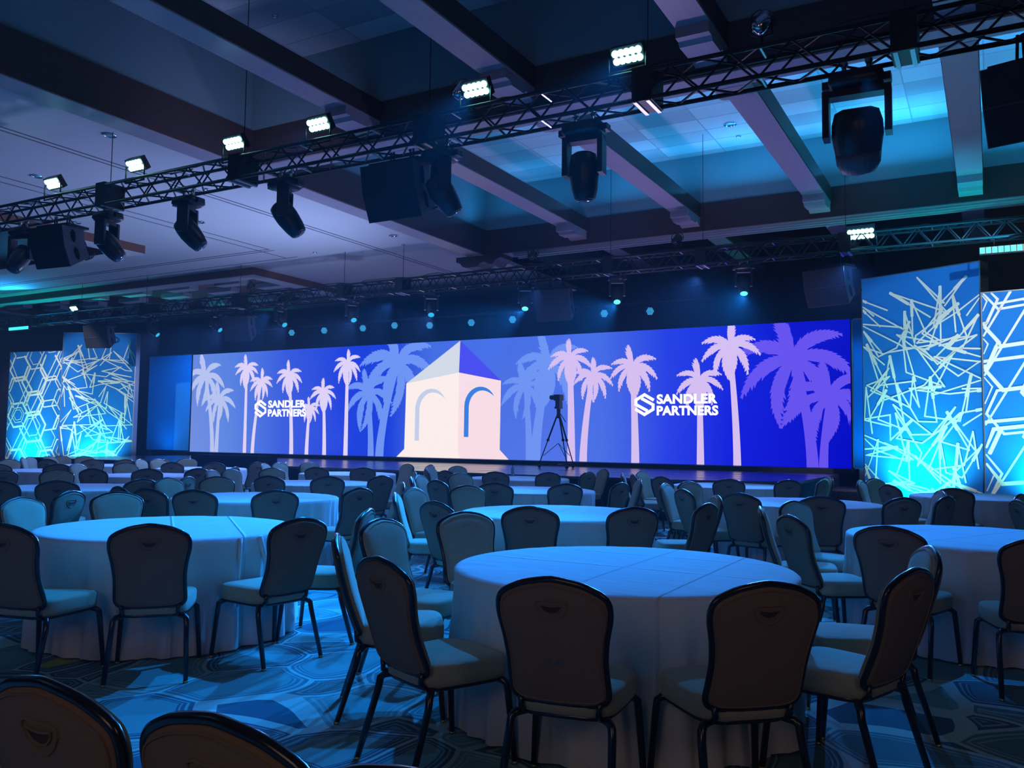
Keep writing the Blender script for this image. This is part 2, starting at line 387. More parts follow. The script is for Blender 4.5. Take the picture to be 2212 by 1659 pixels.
drape(-32.8, 22.75, 6.5, 22.75, .01, 5.75, 'wide black drape hanging behind and above the video screen')
drape(-33.1, 16.2, -30.6, 18.2, .01, 5.2, 'black drape beside the honeycomb panel at the hall corner')
# screen
SX0, SX1, SZ0, SZ1, SY = -25.55, -2.9, .88, 4.42, 21.5
def screen_bg():
    m = bpy.data.materials.new('screen_gradient'); m.use_nodes = True; nt = m.node_tree; nt.nodes.clear(); N = nt.nodes.new; L = nt.links.new
    tc = N('ShaderNodeTexCoord'); sp = N('ShaderNodeSeparateXYZ'); L(tc.outputs['Generated'], sp.inputs[0])
    r = N('ShaderNodeValToRGB'); e = r.color_ramp.elements
    st = [(0, (118, 146, 226)), (.085, (98, 138, 228)), (.2, (62, 94, 224)), (.32, (28, 58, 220)), (.40, (26, 62, 220)), (.47, (76, 114, 228)), (.62, (84, 118, 232)), (.72, (76, 112, 232)), (.80, (40, 62, 230)), (.88, (18, 22, 222)), (1, (4, 0, 200))]
    while len(e) > 1: e.remove(e[0])
    e[0].position = 0; e[0].color = (*srgb(*st[0][1]), 1)
    for p, c in st[1:]: q = e.new(p); q.color = (*srgb(*c), 1)
    L(sp.outputs[0], r.inputs[0])
    r2 = N('ShaderNodeValToRGB'); r2.color_ramp.elements[0].color = (1.0, 1.0, 1.0, 1); r2.color_ramp.elements[1].color = (.78, .86, .96, 1); L(sp.outputs[2], r2.inputs[0])
    mx = N('ShaderNodeMix'); mx.data_type = 'RGBA'; mx.blend_type = 'MULTIPLY'; mx.inputs[0].default_value = 1
    L(r.outputs[0], mx.inputs[6]); L(r2.outputs[0], mx.inputs[7])
    em = N('ShaderNodeEmission'); o = N('ShaderNodeOutputMaterial'); L(mx.outputs[2], em.inputs[0]); L(em.outputs[0], o.inputs[0]); em.inputs[1].default_value = .98
    return m
scr = thing('video_screen', 'long blue video screen showing palm trees and a white building', 'screen')
GM = [screen_bg(), glow('palm_white', srgb(226, 212, 246)), glow('palm_lavender', srgb(186, 198, 240)), glow('palm_blue', srgb(112, 148, 242)), glow('palm_purple', srgb(104, 82, 240)),
      glow('roof_grey', srgb(214, 220, 228)), glow('roof_blue', srgb(74, 72, 236)), glow('wall_cream', srgb(255, 241, 234)), glow('wall_pink', srgb(252, 224, 230)), glow('arch_grey', srgb(198, 208, 232)), glow('arch_blue', srgb(58, 128, 222)),
      mat('screen_casing', (.01, .01, .012), .5), glow('palm_pink', srgb(216, 192, 240))]
g = MB(); g.box(SX0, SX1, SY, SY + .12, SZ0, SZ1, 11)
g.add([(SX0, SY - .002, SZ0), (SX1, SY - .002, SZ0), (SX1, SY - .002, SZ1), (SX0, SY - .002, SZ1)], [(0, 1, 2, 3)], 0)
cx = lambda x: min(max(x, SX0 + .004), SX1 - .004)
cz = lambda z: min(max(z, SZ0 + .004), SZ1 - .004)
def flat(poly, layer, mi):
    vs_ = [(cx(x), SY - .002 - .002 * layer, cz(z)) for x, z in poly]
    if max(v[0] for v in vs_) - min(v[0] for v in vs_) < .002 or max(v[2] for v in vs_) - min(v[2] for v in vs_) < .002: return
    g.add(vs_, [tuple(range(len(poly)))], mi)
rnd = random.Random(5)
def palm(x, z, bx, bz, r, mi, layer, big=False, tw=.11):
    angs = [95, 50, 12, -28, -62, 138, 172, 212, 244] if not big else [100, 58, 16, -34, -74, 142, 182, 228]
    for ai, a in enumerate(angs):
        up = 22 if a < 90 or a > 300 else -22 if a > 100 else 0
        a = R(a + rnd.uniform(-6, 6)); rr = r * rnd.uniform(.95, 1.1) * (1.02 if not big else 1.08); N_ = 9 if not big else 15; sp = []
        for i in range(N_ + 1):
            t = i / N_; aa = a + R(up) * (1 - t) - R(up) * 1.1 * t
            sp.append((x + math.cos(aa) * rr * t, z + math.sin(aa) * rr * t - .16 * rr * t * t))
        side = -1 if math.cos(a) > 0 else 1
        for i in range(N_):
            t = (i + .5) / N_
            p, q = Vector(sp[i]), Vector(sp[i + 1]); d = (q - p).normalized(); nr = Vector((d.y, -d.x)) * -side
            wdt = rr * (.20 if not big else .19) * math.sin(PI * min(.97, .16 + t * .84)) ** .7
            jag = rnd.uniform(.85, 1.15)
            flat([tuple(p - d * wdt * .1), tuple(p + nr * wdt * .55), tuple(q + d * wdt * .75 + nr * wdt * jag), tuple(q + d * .01)], layer, mi)
            flat([tuple(p), tuple(p - nr * wdt * .30), tuple(q + d * wdt * .5 - nr * wdt * .42 * jag), tuple(q)], layer, mi)
    # trunk
    for i in range(12):
        t0, t1 = i / 12, (i + 1) / 12
        f = lambda t: (bx + (x - bx) * t ** 1.6 if True else 0, bz + (z - bz) * t)
        (x0, z0), (x1, z1) = f(t0), f(t1); w0, w1 = tw * .82 * (1 - .4 * t0), tw * .82 * (1 - .4 * t1)
        flat([(x0 - w0, z0), (x0 + w0, z0), (x1 + w1, z1), (x1 - w1, z1)], layer, mi)
PALMS = [(-22.79, 3.82, -22.77, 0.56, 1, 0, 0.1), (-22.06, 3.33, -22.39, 0.52, 1, 0, 0.1), (-20.77, 3.54, -20.58, 0.58, 1, 0, 0.11), (-19.82, 2.42, -19.9, 0.43, 1, 0, 0.1), (-19.23, 2.93, -19.13, 0.53, 1, 0, 0.1), (-18.24, 3.85, -18.23, 0.57, 1, 0, 0.11), (-24.84, 3.59, -24.38, 0.89, 2, 1, 0.13), (-24.08, 2.74, -24.17, 0.69, 2, 1, 0.12), (-16.2, 3.8, -16.86, 1.3, 3, 1, 0.2), (-17.35, 2.87, -17.2, 0.92, 3, 1, 0.15), (-10.9, 3.62, -11.31, 0.99, 3, 1, 0.2), (-11.64, 2.98, -11.5, 0.76, 3, 1, 0.14), (-10.24, 3.73, -10.18, 0.62, 12, 0, 0.15), (-9.56, 3.24, -9.82, 0.59, 12, 0, 0.14), (-8.38, 3.45, -8.3, 0.66, 12, 0, 0.14), (-6.55, 3.04, -6.53, 0.63, 12, 0, 0.12), (-5.77, 3.89, -5.59, 0.7, 12, 0, 0.12), (-4.19, 3.48, -3.78, 1.28, 4, 1, 0.17), (-3.37, 2.59, -3.53, 0.95, 4, 1, 0.13)]
for i, (x, z, bx, r, mi, big, tw) in enumerate(PALMS): palm(x, z, bx, SZ0, r, mi, 1 + (mi == 1 or mi == 12) * 1, big, tw)
BD = {'ap': (-13.89, 4.41), 'eL': (-15.86, 3.16), 'eM': (-13.92, 3.45), 'eR': (-12.46, 3.17), 'bL': (-15.89, 1.13), 'bM': (-13.91, 1.13), 'bR': (-12.47, 1.16), 'pL': (-16.18, 0.85), 'pM': (-13.84, 0.87), 'pR': (-12.17, 0.87), 'a1': (-15.5, 1.39, 2.36), 'a2': (-13.71, 1.52, 2.43)}
flat([BD['eL'], BD['eM'], BD['ap']], 4, 5); flat([BD['eM'], BD['eR'], BD['ap']], 4, 6)
flat([BD['bL'], BD['bM'], BD['eM'], BD['eL']], 4, 7); flat([BD['bM'], BD['bR'], BD['eR'], BD['eM']], 4, 8)
flat([BD['pL'], BD['pM'], BD['bM'], BD['bL']], 4, 7); flat([BD['pM'], BD['pR'], BD['bR'], BD['bM']], 4, 8)
def arch(x, z0, zs, rad, wd, mi, sx):
    flat([(x, z0), (x + wd, z0), (x + wd, zs), (x, zs)], 5, mi)
    O, I = [], []
    for k in range(13):
        a = PI - k / 12 * R(150); t = k / 12
        O.append((x + rad * sx + rad * sx * math.cos(a), zs + rad * math.sin(a)))
        w_ = wd * (1 - t) ** .8 * (1 + 1.2 * t)
        I.append((x + rad * sx + (rad * sx - w_) * math.cos(a), zs + (rad - w_ * .9) * math.sin(a)))
    for k in range(12): flat([O[k], O[k + 1], I[k + 1], I[k]], 5, mi)
arch(BD['a1'][0], BD['a1'][1], BD['a1'][2], .62, .16, 9, .95); arch(BD['a2'][0], BD['a2'][1], BD['a2'][2], .58, .16, 10, .95)
g.build('display', GM, scr)
b = MB(); b.box(SX0 - .05, SX1 + .05, 21.1, 21.8, ST + .002, SZ0 - .004); b.build('base', M_BLACK, scr)
LOGO = glow('logo_white', (1, .98, 1), 1.15)
def text_mesh(body, x0, x1, z0, z1, y, parent, name='logo_lettering'):
    cu = bpy.data.curves.new('t', 'FONT'); cu.body = body; cu.size = 1; cu.offset = .042; cu.extrude = .002; cu.resolution_u = 4; cu.space_character = 1.03
    o = bpy.data.objects.new('t', cu); col.objects.link(o); bpy.context.view_layer.update()
    me = bpy.data.meshes.new_from_object(o.evaluated_get(bpy.context.evaluated_depsgraph_get())); bpy.data.objects.remove(o)
    xs = [v.co.x for v in me.vertices]; ys = [v.co.y for v in me.vertices]
    for v in me.vertices:
        v.co = ((v.co.x - min(xs)) / (max(xs) - min(xs)) * (x1 - x0) + x0, y + (-.004 if v.co.z > 0 else 0), (v.co.y - min(ys)) / (max(ys) - min(ys)) * (z1 - z0) + z0)
    me.materials.clear(); me.materials.append(LOGO); me.name = name
    q = bpy.data.objects.new(name, me); col.objects.link(q); q.parent = parent; return q
def stroke(mb, pts, wd, y):
    for i in range(len(pts) - 1):
        a, c = Vector(pts[i]), Vector(pts[i + 1]); d = (c - a).normalized(); n = Vector((-d.y, d.x)) * wd / 2; a = a - d * wd * .28; c = c + d * wd * .28
        mb.add([(p.x, y, p.y) for p in (a - n, c - n, c + n, a + n)] + [(p.x, y - .004, p.y) for p in (a - n, c - n, c + n, a + n)], [(0, 3, 2, 1), (4, 5, 6, 7), (0, 1, 5, 4), (1, 2, 6, 5), (2, 3, 7, 6), (3, 0, 4, 7)])
def logo(ix, iz, s, tx0, tx1, tz0, tz1):
    y = SY - .02; m = MB()
    for sg in (1, -1):
        stroke(m, [(ix + sg * px * s, iz + sg * pz * s) for px, pz in ((.80, .42), (0, .88), (-.80, .42), (-.80, .02), (.22, -.52))], s * .27, y)
    m.build('logo_mark', LOGO, scr)
    h = (tz1 - tz0) * .46
    text_mesh('SANDLER', tx0, tx1 - .02, tz1 - h, tz1, y, scr); text_mesh('PARTNERS', tx0, tx1, tz0, tz0 + h, y, scr)
logo(-22.05, 2.42, .30, -21.69, -19.96, 2.14, 2.70)
logo(-8.04, 2.43, .30, -7.70, -6.06, 2.14, 2.70)
# plain fabric panels either side of the screen
def side_panel(x0, x1, z0, z1, label):
    t = thing('backdrop_panel', label, 'backdrop panel', (0, 0, 0), 0, 'plain panels beside the screen')
    m = MB(); m.box(x0, x1, SY + .02, SY + .08, z0, z1); m.build('fabric', mat('blue_stretch_fabric', (.02, .22, .62), .8, spec=.2), t)
    m = MB()
    for a, c, d, e in ((x0 - .03, x0, z0, z1), (x1, x1 + .03, z0, z1), (x0, x1, z1, z1 + .03), (x0, x1, z0 - .03, z0)): m.box(a, c, SY, SY + .1, d, e)
    m.box(x0 + .1, x0 + .2, SY + .03, SY + .09, 0, z0 - .03); m.box(x1 - .2, x1 - .1, SY + .03, SY + .09, 0, z0 - .03)
    m.build('frame', M_ALU, t)
side_panel(-27.95, -25.62, .92, 4.44, 'plain blue fabric panel at the left end of the video screen')
side_panel(-2.84, -.9, .9, 4.40, 'narrow plain blue panel between the video screen and the tall stick-pattern panel')

# ------------------------------------------------------------------ patterned scenic panels
M_PBLUE = mat('blue_light_fabric_paint', (.008, .15, .52), .8, spec=.2)  # blue light on the fabric, put into its base colour
M_PWHITE = mat('gobo_light_paint', (.66, .67, .63), .8, spec=.2)  # projected gobo light, painted as white strips
def clipseg(a, c, W_, H_):
    t0, t1 = 0., 1.; d = (c[0] - a[0], c[1] - a[1])
    for p, q in ((-d[0], a[0] - .01), (d[0], W_ - .01 - a[0]), (-d[1], a[1] - .01), (d[1], H_ - .01 - a[1])):
        if abs(p) < 1e-9:
            if q < 0: return None
        else:
            r_ = q / p
            if p < 0: t0 = max(t0, r_)
            else: t1 = min(t1, r_)
    if t0 >= t1: return None
    return (a[0] + d[0] * t0, a[1] + d[1] * t0), (a[0] + d[0] * t1, a[1] + d[1] * t1)
def line(mb, a, c, wd, W_, H_, lay):
    s_ = clipseg(a, c, W_, H_)
    if not s_: return
    a, c = Vector(s_[0]), Vector(s_[1])
    if (c - a).length < .02: return
    d = (c - a).normalized(); n = Vector((-d.y, d.x)) * wd / 2
    P = [a - n - d * wd * .3, a - d * wd * .5, a + n - d * wd * .3, c + n + d * wd * .3, c + d * wd * .5, c - n + d * wd * .3]
    P = [(min(max(p.x, .005), W_ - .005), min(max(p.y, .005), H_ - .005)) for p in P]
    y = -.0008 * lay - .001
    mb.add([(p[0], y, p[1]) for p in P], [(0, 5, 4, 3, 2, 1)], 1)
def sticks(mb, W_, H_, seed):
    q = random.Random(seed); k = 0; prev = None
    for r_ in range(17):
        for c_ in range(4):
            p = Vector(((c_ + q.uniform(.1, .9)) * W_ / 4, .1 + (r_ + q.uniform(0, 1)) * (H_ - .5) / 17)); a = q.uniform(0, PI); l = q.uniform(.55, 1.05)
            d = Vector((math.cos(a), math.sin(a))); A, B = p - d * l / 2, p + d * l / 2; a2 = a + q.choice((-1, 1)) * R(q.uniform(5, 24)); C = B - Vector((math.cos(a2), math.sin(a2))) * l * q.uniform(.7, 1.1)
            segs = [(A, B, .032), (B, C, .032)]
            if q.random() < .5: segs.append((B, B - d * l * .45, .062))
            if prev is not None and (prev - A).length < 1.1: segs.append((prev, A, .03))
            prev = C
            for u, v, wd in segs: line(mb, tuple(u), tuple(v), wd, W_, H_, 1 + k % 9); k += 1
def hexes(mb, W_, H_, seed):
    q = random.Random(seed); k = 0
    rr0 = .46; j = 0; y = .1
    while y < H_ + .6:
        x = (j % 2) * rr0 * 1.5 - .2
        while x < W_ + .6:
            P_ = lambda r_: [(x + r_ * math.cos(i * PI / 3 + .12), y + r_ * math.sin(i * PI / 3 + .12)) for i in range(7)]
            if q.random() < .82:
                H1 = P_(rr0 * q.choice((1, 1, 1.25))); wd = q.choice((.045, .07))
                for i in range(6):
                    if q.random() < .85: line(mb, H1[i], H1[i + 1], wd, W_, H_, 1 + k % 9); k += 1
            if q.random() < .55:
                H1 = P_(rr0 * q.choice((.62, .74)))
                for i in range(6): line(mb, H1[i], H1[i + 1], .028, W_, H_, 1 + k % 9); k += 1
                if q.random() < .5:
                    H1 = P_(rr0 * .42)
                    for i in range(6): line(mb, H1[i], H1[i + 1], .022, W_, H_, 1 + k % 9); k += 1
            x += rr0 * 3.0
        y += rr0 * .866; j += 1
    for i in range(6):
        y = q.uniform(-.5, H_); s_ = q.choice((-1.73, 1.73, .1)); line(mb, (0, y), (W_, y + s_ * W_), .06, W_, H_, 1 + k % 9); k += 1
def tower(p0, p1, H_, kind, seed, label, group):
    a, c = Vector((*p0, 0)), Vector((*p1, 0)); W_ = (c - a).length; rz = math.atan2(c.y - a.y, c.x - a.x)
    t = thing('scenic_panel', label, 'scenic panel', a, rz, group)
    m = MB(); m.box(.0, W_, .0, .05, .03, H_, 0); (sticks if kind == 0 else hexes)(m, W_, H_, seed); m.build('painted_gobo_fabric', [M_PBLUE, M_PWHITE], t)
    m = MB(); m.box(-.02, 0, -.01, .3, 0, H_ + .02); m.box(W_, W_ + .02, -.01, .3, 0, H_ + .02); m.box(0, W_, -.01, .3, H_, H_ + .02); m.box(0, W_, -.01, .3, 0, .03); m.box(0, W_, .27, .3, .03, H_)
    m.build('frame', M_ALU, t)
    return a, c, rz
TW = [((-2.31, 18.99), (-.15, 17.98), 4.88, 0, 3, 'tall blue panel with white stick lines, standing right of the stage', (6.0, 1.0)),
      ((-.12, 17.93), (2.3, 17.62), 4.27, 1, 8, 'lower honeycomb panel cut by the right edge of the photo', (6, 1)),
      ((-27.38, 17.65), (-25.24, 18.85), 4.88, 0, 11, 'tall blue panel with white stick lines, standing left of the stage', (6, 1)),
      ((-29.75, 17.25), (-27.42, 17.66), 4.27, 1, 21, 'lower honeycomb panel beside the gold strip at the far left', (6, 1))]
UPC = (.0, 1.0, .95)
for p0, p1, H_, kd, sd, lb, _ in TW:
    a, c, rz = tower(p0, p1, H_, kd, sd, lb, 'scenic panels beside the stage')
    mid = (a + c) / 2; nr = Vector((math.sin(rz), -math.cos(rz), 0)); f = mid + nr * .55
    u = thing('floor_uplight', 'small cyan uplight at the foot of the ' + {3: 'stick panel right of the stage', 8: 'honeycomb panel at the right edge', 11: 'stick panel left of the stage', 21: 'honeycomb panel at the far left'}[sd], 'uplight', (f.x, f.y, 0), rz, 'uplights under the scenic panels')
    m = MB(); m.box(-.14, .14, -.09, .09, 0, .05); m.box(-.16, -.14, -.03, .03, .03, .2); m.box(.14, .16, -.03, .03, .03, .2); m.build('bracket', M_BLACK, u)
    m = MB(); m.lathe([(.09, 0), (.1, .02), (.1, .14), (.085, .15)], 16, M=Matrix.Translation((0, 0, .06)) @ Matrix.Rotation(R(-18), 4, 'X')); m.build('body', M_BLACK2, u)
    lamp('SPOT', 'uplight_lamp', (f.x, f.y, .27), tuple(mid + Vector((0, 0, 1.0))), 900 if sd < 10 else 560, UPC, .06, 118, 1.0)
# front light on the panels, from the truss
for loc, aim, pw, ang in (((2.2, 8.6, 5.2), (-.9, 18.3, 2.9), 2900, 26), ((4.6, 8.6, 5.2), (1.0, 17.7, 2.6), 2600, 24), ((-20.5, 8.6, 5.2), (-26.4, 18.2, 2.8), 2900, 24), ((-22.5, 8.6, 5.2), (-28.6, 17.5, 2.4), 2600, 24)):
    lamp('SPOT', 'profile_lamp', loc, aim, pw, (.95, .95, 1.0), .08, ang, .35)
# unseen spots added to light the plain panels blue
lamp('SPOT', 'wash_lamp', (-23.6, 19.6, 5.2), (-26.9, 21.5, 2.2), 900, (.0, .42, 1.0), .1, 75, 1)
lamp('SPOT', 'wash_lamp', (-26.6, 20.6, .95), (-26.8, 21.5, 1.7), 40, (.0, .45, 1.0), .1, 110, 1)
lamp('SPOT', 'wash_lamp', (-2.3, 20.4, 1.0), (-2.5, 21.5, 2.0), 110, (.0, .5, 1.0), .1, 110, 1)
lamp('SPOT', 'wash_lamp', (-3.4, 19.6, 5.0), (-2.5, 21.5, 3.0), 260, (.0, .42, 1.0), .1, 40, 1)
# gold light strip
t = thing('light_strip', 'thin vertical gold light strip beyond the honeycomb panel', 'light strip', (-30.95, 18.0, .01))
b = MB(); b.box(-.06, .06, .0, .1, 0, 2.66); b.build('housing', M_BLACK, t)
b = MB(); b.box(-.045, .045, -.012, -.001, .05, 2.62); b.build('diffuser', glow('warm_strip', (1, .72, .35), 1.1), t)
# black draped box at the stage front
b = MB(); b.prism([(-17.0, 14.35), (-14.75, 14.35), (-14.75, 14.95), (-17.0, 14.95)], .012, 1.0)
tag(b.build('draped_riser', M_DRAPE), 'black draped box standing against the stage front, among the rear tables', 'riser')

# ------------------------------------------------------------------ video camera on its tripod dolly
TX, TY = -9.37, 19.03
t = thing('camera_tripod', 'black tripod on a wheeled dolly, standing on the stage', 'tripod', (TX, TY, ST), R(-20))
ft = [Vector((.52 * math.cos(a), .52 * math.sin(a), .12)) for a in (R(200), R(-20), R(90))]
for f in ft:
    m = MB(); m.tube([(f.x * .1, f.y * .1, 1.28), (f.x * .55, f.y * .55, .7)], .022, 8); m.tube([(f.x * .5, f.y * .5, .76), (f.x, f.y, .12)], .014, 8)
    m.lathe([(.035, 0), (.035, .06)], 10, M=Matrix.Translation((f.x * .55, f.y * .55, .67))); m.build('leg', M_BLACK, t)
m = MB()
for i in range(3): m.tube([ft[i] * .78 + Vector((0, 0, .22)), (0, 0, .62)], .008, 6)
m.build('spreader', M_BLACK, t)
m = MB()
for f in ft:
    m.tube([(0, 0, .1), f], .014, 6); m.lathe([(.05, -.015), (.055, 0), (.05, .015)], 14, M=Matrix.Translation((f.x, f.y, .056)) @ Matrix.Rotation(PI / 2, 4, 'X'))
m.build('dolly', M_BLACK, t)
m = MB(); m.lathe([(.05, 1.24), (.06, 1.3), (.045, 1.36), (.05, 1.42), (.05, 1.47)], 14); m.tube([(.04, 0, 1.38), (.36, -.1, 1.14)], .01, 6); m.build('fluid_head', M_BLACK2, t)
t = thing('video_camera', 'small black video camera mounted on the stage tripod', 'camera', (TX, TY, ST + 1.475), R(-8))
m = MB(); m.box(-.07, .07, -.08, .08, 0, .05); m.box(-.06, .06, -.06, .06, .05, .2); m.build('base', M_BLACK2, t)
m = MB(); m.box(-.085, .085, -.09, .09, .2, .35); m.box(-.03, .05, .02, .1, .05, .17); m.build('body', M_BLACK2, t)
m = MB(); m.lathe([(.055, 0), (.06, .02), (.06, .12), (.05, .125)], 16, M=Matrix.Translation((-.08, -.06, .28)) @ Matrix.Rotation(-PI / 2, 4, 'Y')); m.build('lens', M_GLASS, t)

# ------------------------------------------------------------------ trusses
def truss(name, label, x0, x1, y, z, s, mat_, joints, pitch=.6):
    t = thing(name, label, 'truss', (0, 0, 0), 0, 'lighting trusses')
    for dy in (0, s):
        for dz in (0, s):
            m = MB(); m.tube([(x0, y + dy, z + dz), (x1, y + dy, z + dz)], .024, 8); m.build('chord', mat_, t)
    n = int((x1 - x0) / pitch)
    faces = [((0, 0), (0, s)), ((s, 0), (s, s)), ((0, 0), (s, 0)), ((0, s), (s, s))]
    for fi, (A, B) in enumerate(faces):
        m = MB()
        for i in range(n):
            xa, xb = x0 + i * pitch, x0 + (i + 1) * pitch; xm = (xa + xb) / 2
            for u, v in (((xa, A), (xm, B)), ((xm, B), (xb, A))):
                m.tube([(u[0], y + u[1][0], z + u[1][1]), (v[0], y + v[1][0], z + v[1][1])], .0125, 5, cap=False)
            if fi > 1 and i % 2 == 0: m.tube([(xa, y + A[0], z + A[1]), (xa, y + B[0], z + B[1])], .014, 5, mi=1, cap=False)
        m.build('lattice', [mat_, M_ALU], t)
    for x in joints:
        m = MB(); m.box(x - .11, x + .11, y - .03, y + s + .03, z - .03, z + s + .04); m.build('joint_sleeve', M_BLACK, t)
        m = MB(); m.box(x - .09, x - .05, y - .04, y + s + .04, z - .045, z - .03); m.box(x + .05, x + .09, y - .04, y + s + .04, z - .045, z - .03); m.build('joint_plate', M_ALU, t)
        zc_ = ZF if x < XP else (ZB - .02 if y < 9 and abs((x + .26) % 2.69) < .2 else ZT)
        m = MB(); m.tube([(0, 0, 0), (0, 0, zc_ - z - s - .01)], .006, 4)
        tag(m.build('hoist_chain', M_BLACK, None, (x, y + s / 2, z + s)), 'thin black hoist chain holding up the ' + ('near' if y < 9 else 'far') + ' lighting truss', 'chain', 'hoist chains of the ' + ('near' if y < 9 else 'far') + ' truss')
    q = random.Random(int(abs(x0) * 7)); m = MB()
    x = x0 + .3
    while x < x1 - 2:
        P = []; L_ = q.uniform(1.2, 2.6); yy = y + q.uniform(.05, s - .05); zz = z + s + .03
        for k in range(9): P.append((x + L_ * k / 8, yy + .03 * math.sin(k * 2.1), zz + .05 * math.sin(PI * k / 8) * q.uniform(.2, 1.6)))
        m.tube(P, .009, 5); x += L_ * .8
    m.build('cable', M_BLACK2, t)
    return t
T1Y, T2Y = 8.2, 16.5
truss('lighting_truss', 'near black lattice truss crossing the hall above the tables', -17.5, 3.5, T1Y, 5.0, .30, M_BLACK, (-11.95, -9.05, -3.1, -.62, -5.9))
truss('lighting_truss', 'far lattice truss above the stage front', -30.3, 3.5, T2Y, 5.0, .30, M_BLACK, (-25, -21.9, -18.0, -14.3, -12.45, -7.0, -5.0, -2.3, .9), .46)
t = thing('lighting_batten', 'thin black pipe batten high before the drape, carrying round lamps', 'batten', (0, 0, 0))
m = MB(); m.tube([(-22.5, 20.95, 5.08), (-6, 20.95, 5.08)], .025, 8); m.build('pipe', M_BLACK, t)
for x in (-22, -16.5, -11, -6.5):
    m = MB(); m.tube([(0, 0, 0), (0, 0, (ZF - .2 if x < -18 else ZF if x < XP else ZT) - 5.12)], .008, 5)
    tag(m.build('suspension_wire', M_BLACK, None, (x, 20.95, 5.1)), 'thin wire holding up the rear pipe batten', 'wire', 'wires of the rear batten')

# ------------------------------------------------------------------ fixtures
def moving_head(x, y, z, tilt, pan, s, label, lens_col, group, spot=None, wide=False):
    """hangs from the truss: base, yoke, head; tilt 0 = straight down, + = towards -Y"""
    t = thing('moving_head_light', label, 'stage light', (x, y, z), 0, group)
    m = MB()
    for sx in (-.09, .09): m.tube([(sx * s, 0, 0), (sx * s, 0, -.10 * s)], .018 * s, 8); m.lathe([(.03 * s, -.02), (.03 * s, .02)], 10, M=Matrix.Translation((sx * s, 0, .015)) @ Matrix.Rotation(PI / 2, 4, 'X'))
    m.build('clamp', M_ALU, t)
    m = MB(); rg = []
    for zz, k in ((-.09, .86), (-.10, 1), (-.17, 1.04), (-.21, .8)):
        rg.append([(k * .2 * s * math.copysign(abs(math.cos(a)) ** .5, math.cos(a)), k * .15 * s * math.copysign(abs(math.sin(a)) ** .5, math.sin(a)), zz * s) for a in [2 * PI * i / 20 for i in range(20)]])
    m.loft(rg); m.box(-.25 * s, -.19 * s, -.05 * s, .05 * s, -.18 * s, -.12 * s); m.box(.19 * s, .25 * s, -.05 * s, .05 * s, -.18 * s, -.12 * s)
    m.build('base', M_BLACK2, t)
    rp = Matrix.Rotation(pan, 4, 'Z'); W_ = (.15 if not wide else .2) * s; m = MB()
    m.box(-W_ - .05 * s, W_ + .05 * s, -.06 * s, .06 * s, -.26 * s, -.21 * s, M=rp)
    for sx in (-1, 1):
        P = [(sx * (W_ + .05 * s), -.07 * s), (sx * (W_ + .05 * s), .07 * s), (sx * W_, .07 * s), (sx * W_, -.07 * s)]
        if sx < 0: P = P[::-1]
        m.prism(P, -.58 * s, -.21 * s, M=rp); m.lathe([(.06 * s, -.01), (.06 * s, .01)], 12, M=rp @ Matrix.Translation((sx * (W_ + .03 * s), 0, -.52 * s)) @ Matrix.Rotation(PI / 2, 4, 'Y'))
    m.build('yoke', M_BLACK2, t)
    H = rp @ Matrix.Translation((0, 0, -.51 * s)) @ Matrix.Rotation(-tilt, 4, 'X')
    hr = W_ - .01 * s; m = MB()
    m.lathe([(hr * .55, .15 * s), (hr * .85, .125 * s), (hr * .98, .04 * s), (hr, -.06 * s), (hr * .88, -.2 * s), (hr * .72, -.29 * s), (hr * .66, -.30 * s)], 18, M=H)
    m.build('head', M_BLACK2, t)
    m = MB(); m.lathe([(hr * .9, -.19 * s), (hr * .85, -.27 * s), (hr * .62, -.345 * s), (.001, -.37 * s)] if wide else [(hr * .6, -.300 * s), (hr * .5, -.312 * s), (.001, -.318 * s)], 16, M=H); m.build('lens', lens_col, t)
    if spot:
        d = (H.to_3x3() @ Vector((0, 0, -1))); p = Vector((x, y, z)) + H @ Vector((0, 0, -.37 * s))
        lamp('SPOT', 'beam_lamp', p, spot[0] if spot[0] else tuple(p + d), spot[1], spot[2], .05, spot[3], .6)
    return t
G1 = 'moving heads under the near truss'; G2 = 'moving heads under the far truss'
K_OFF = M_GLASS
for x, tl, pn, s, lb in ((-14.22, .6, .3, 1.1, 'dark moving-head light at the left picture edge, beside a hanging speaker'),
        (-11.98, .75, 2.0, 1.1, 'unlit moving-head light right of the speaker hanging furthest left on the near truss'),
        (-10.15, .7, 2.1, 1.1, 'unlit moving-head light midway along the left part of the near truss'),
        (-8.24, .65, 2.2, 1.1, 'unlit moving-head light left of the big central hanging speaker'),
        (-5.72, .6, 2.4, 1.1, 'unlit moving-head light just right of the big central hanging speaker'),
        (-3.83, -.12, .1, 1.15, 'unlit moving-head light pointing straight down from the near truss')):
    moving_head(x, T1Y + .15, 5.0, tl, pn, s, lb, K_OFF, G1)
moving_head(-1.04, T1Y + .15, 5.0, -.35, .05, 1.2, 'largest moving-head light, with a ribbed pale nose, upper right of the photo', mat('ribbed_plastic', (.10, .11, .14), .4, bump=(90, .5, (1, .02, .02))), G1, wide=True)
lamp('SPOT', 'beam_lamp', (-.9, T1Y - .45, 4.6), (.2, 7.9, .7), 560, (.0, .24, 1), .05, 62, .8)  # extra spot added under the large head to brighten the right table
CY = glow('cyan_lens', (.03, .5, .9), 1.0); CY2 = glow('pale_cyan_lens', (.12, .8, .85), 1.5)
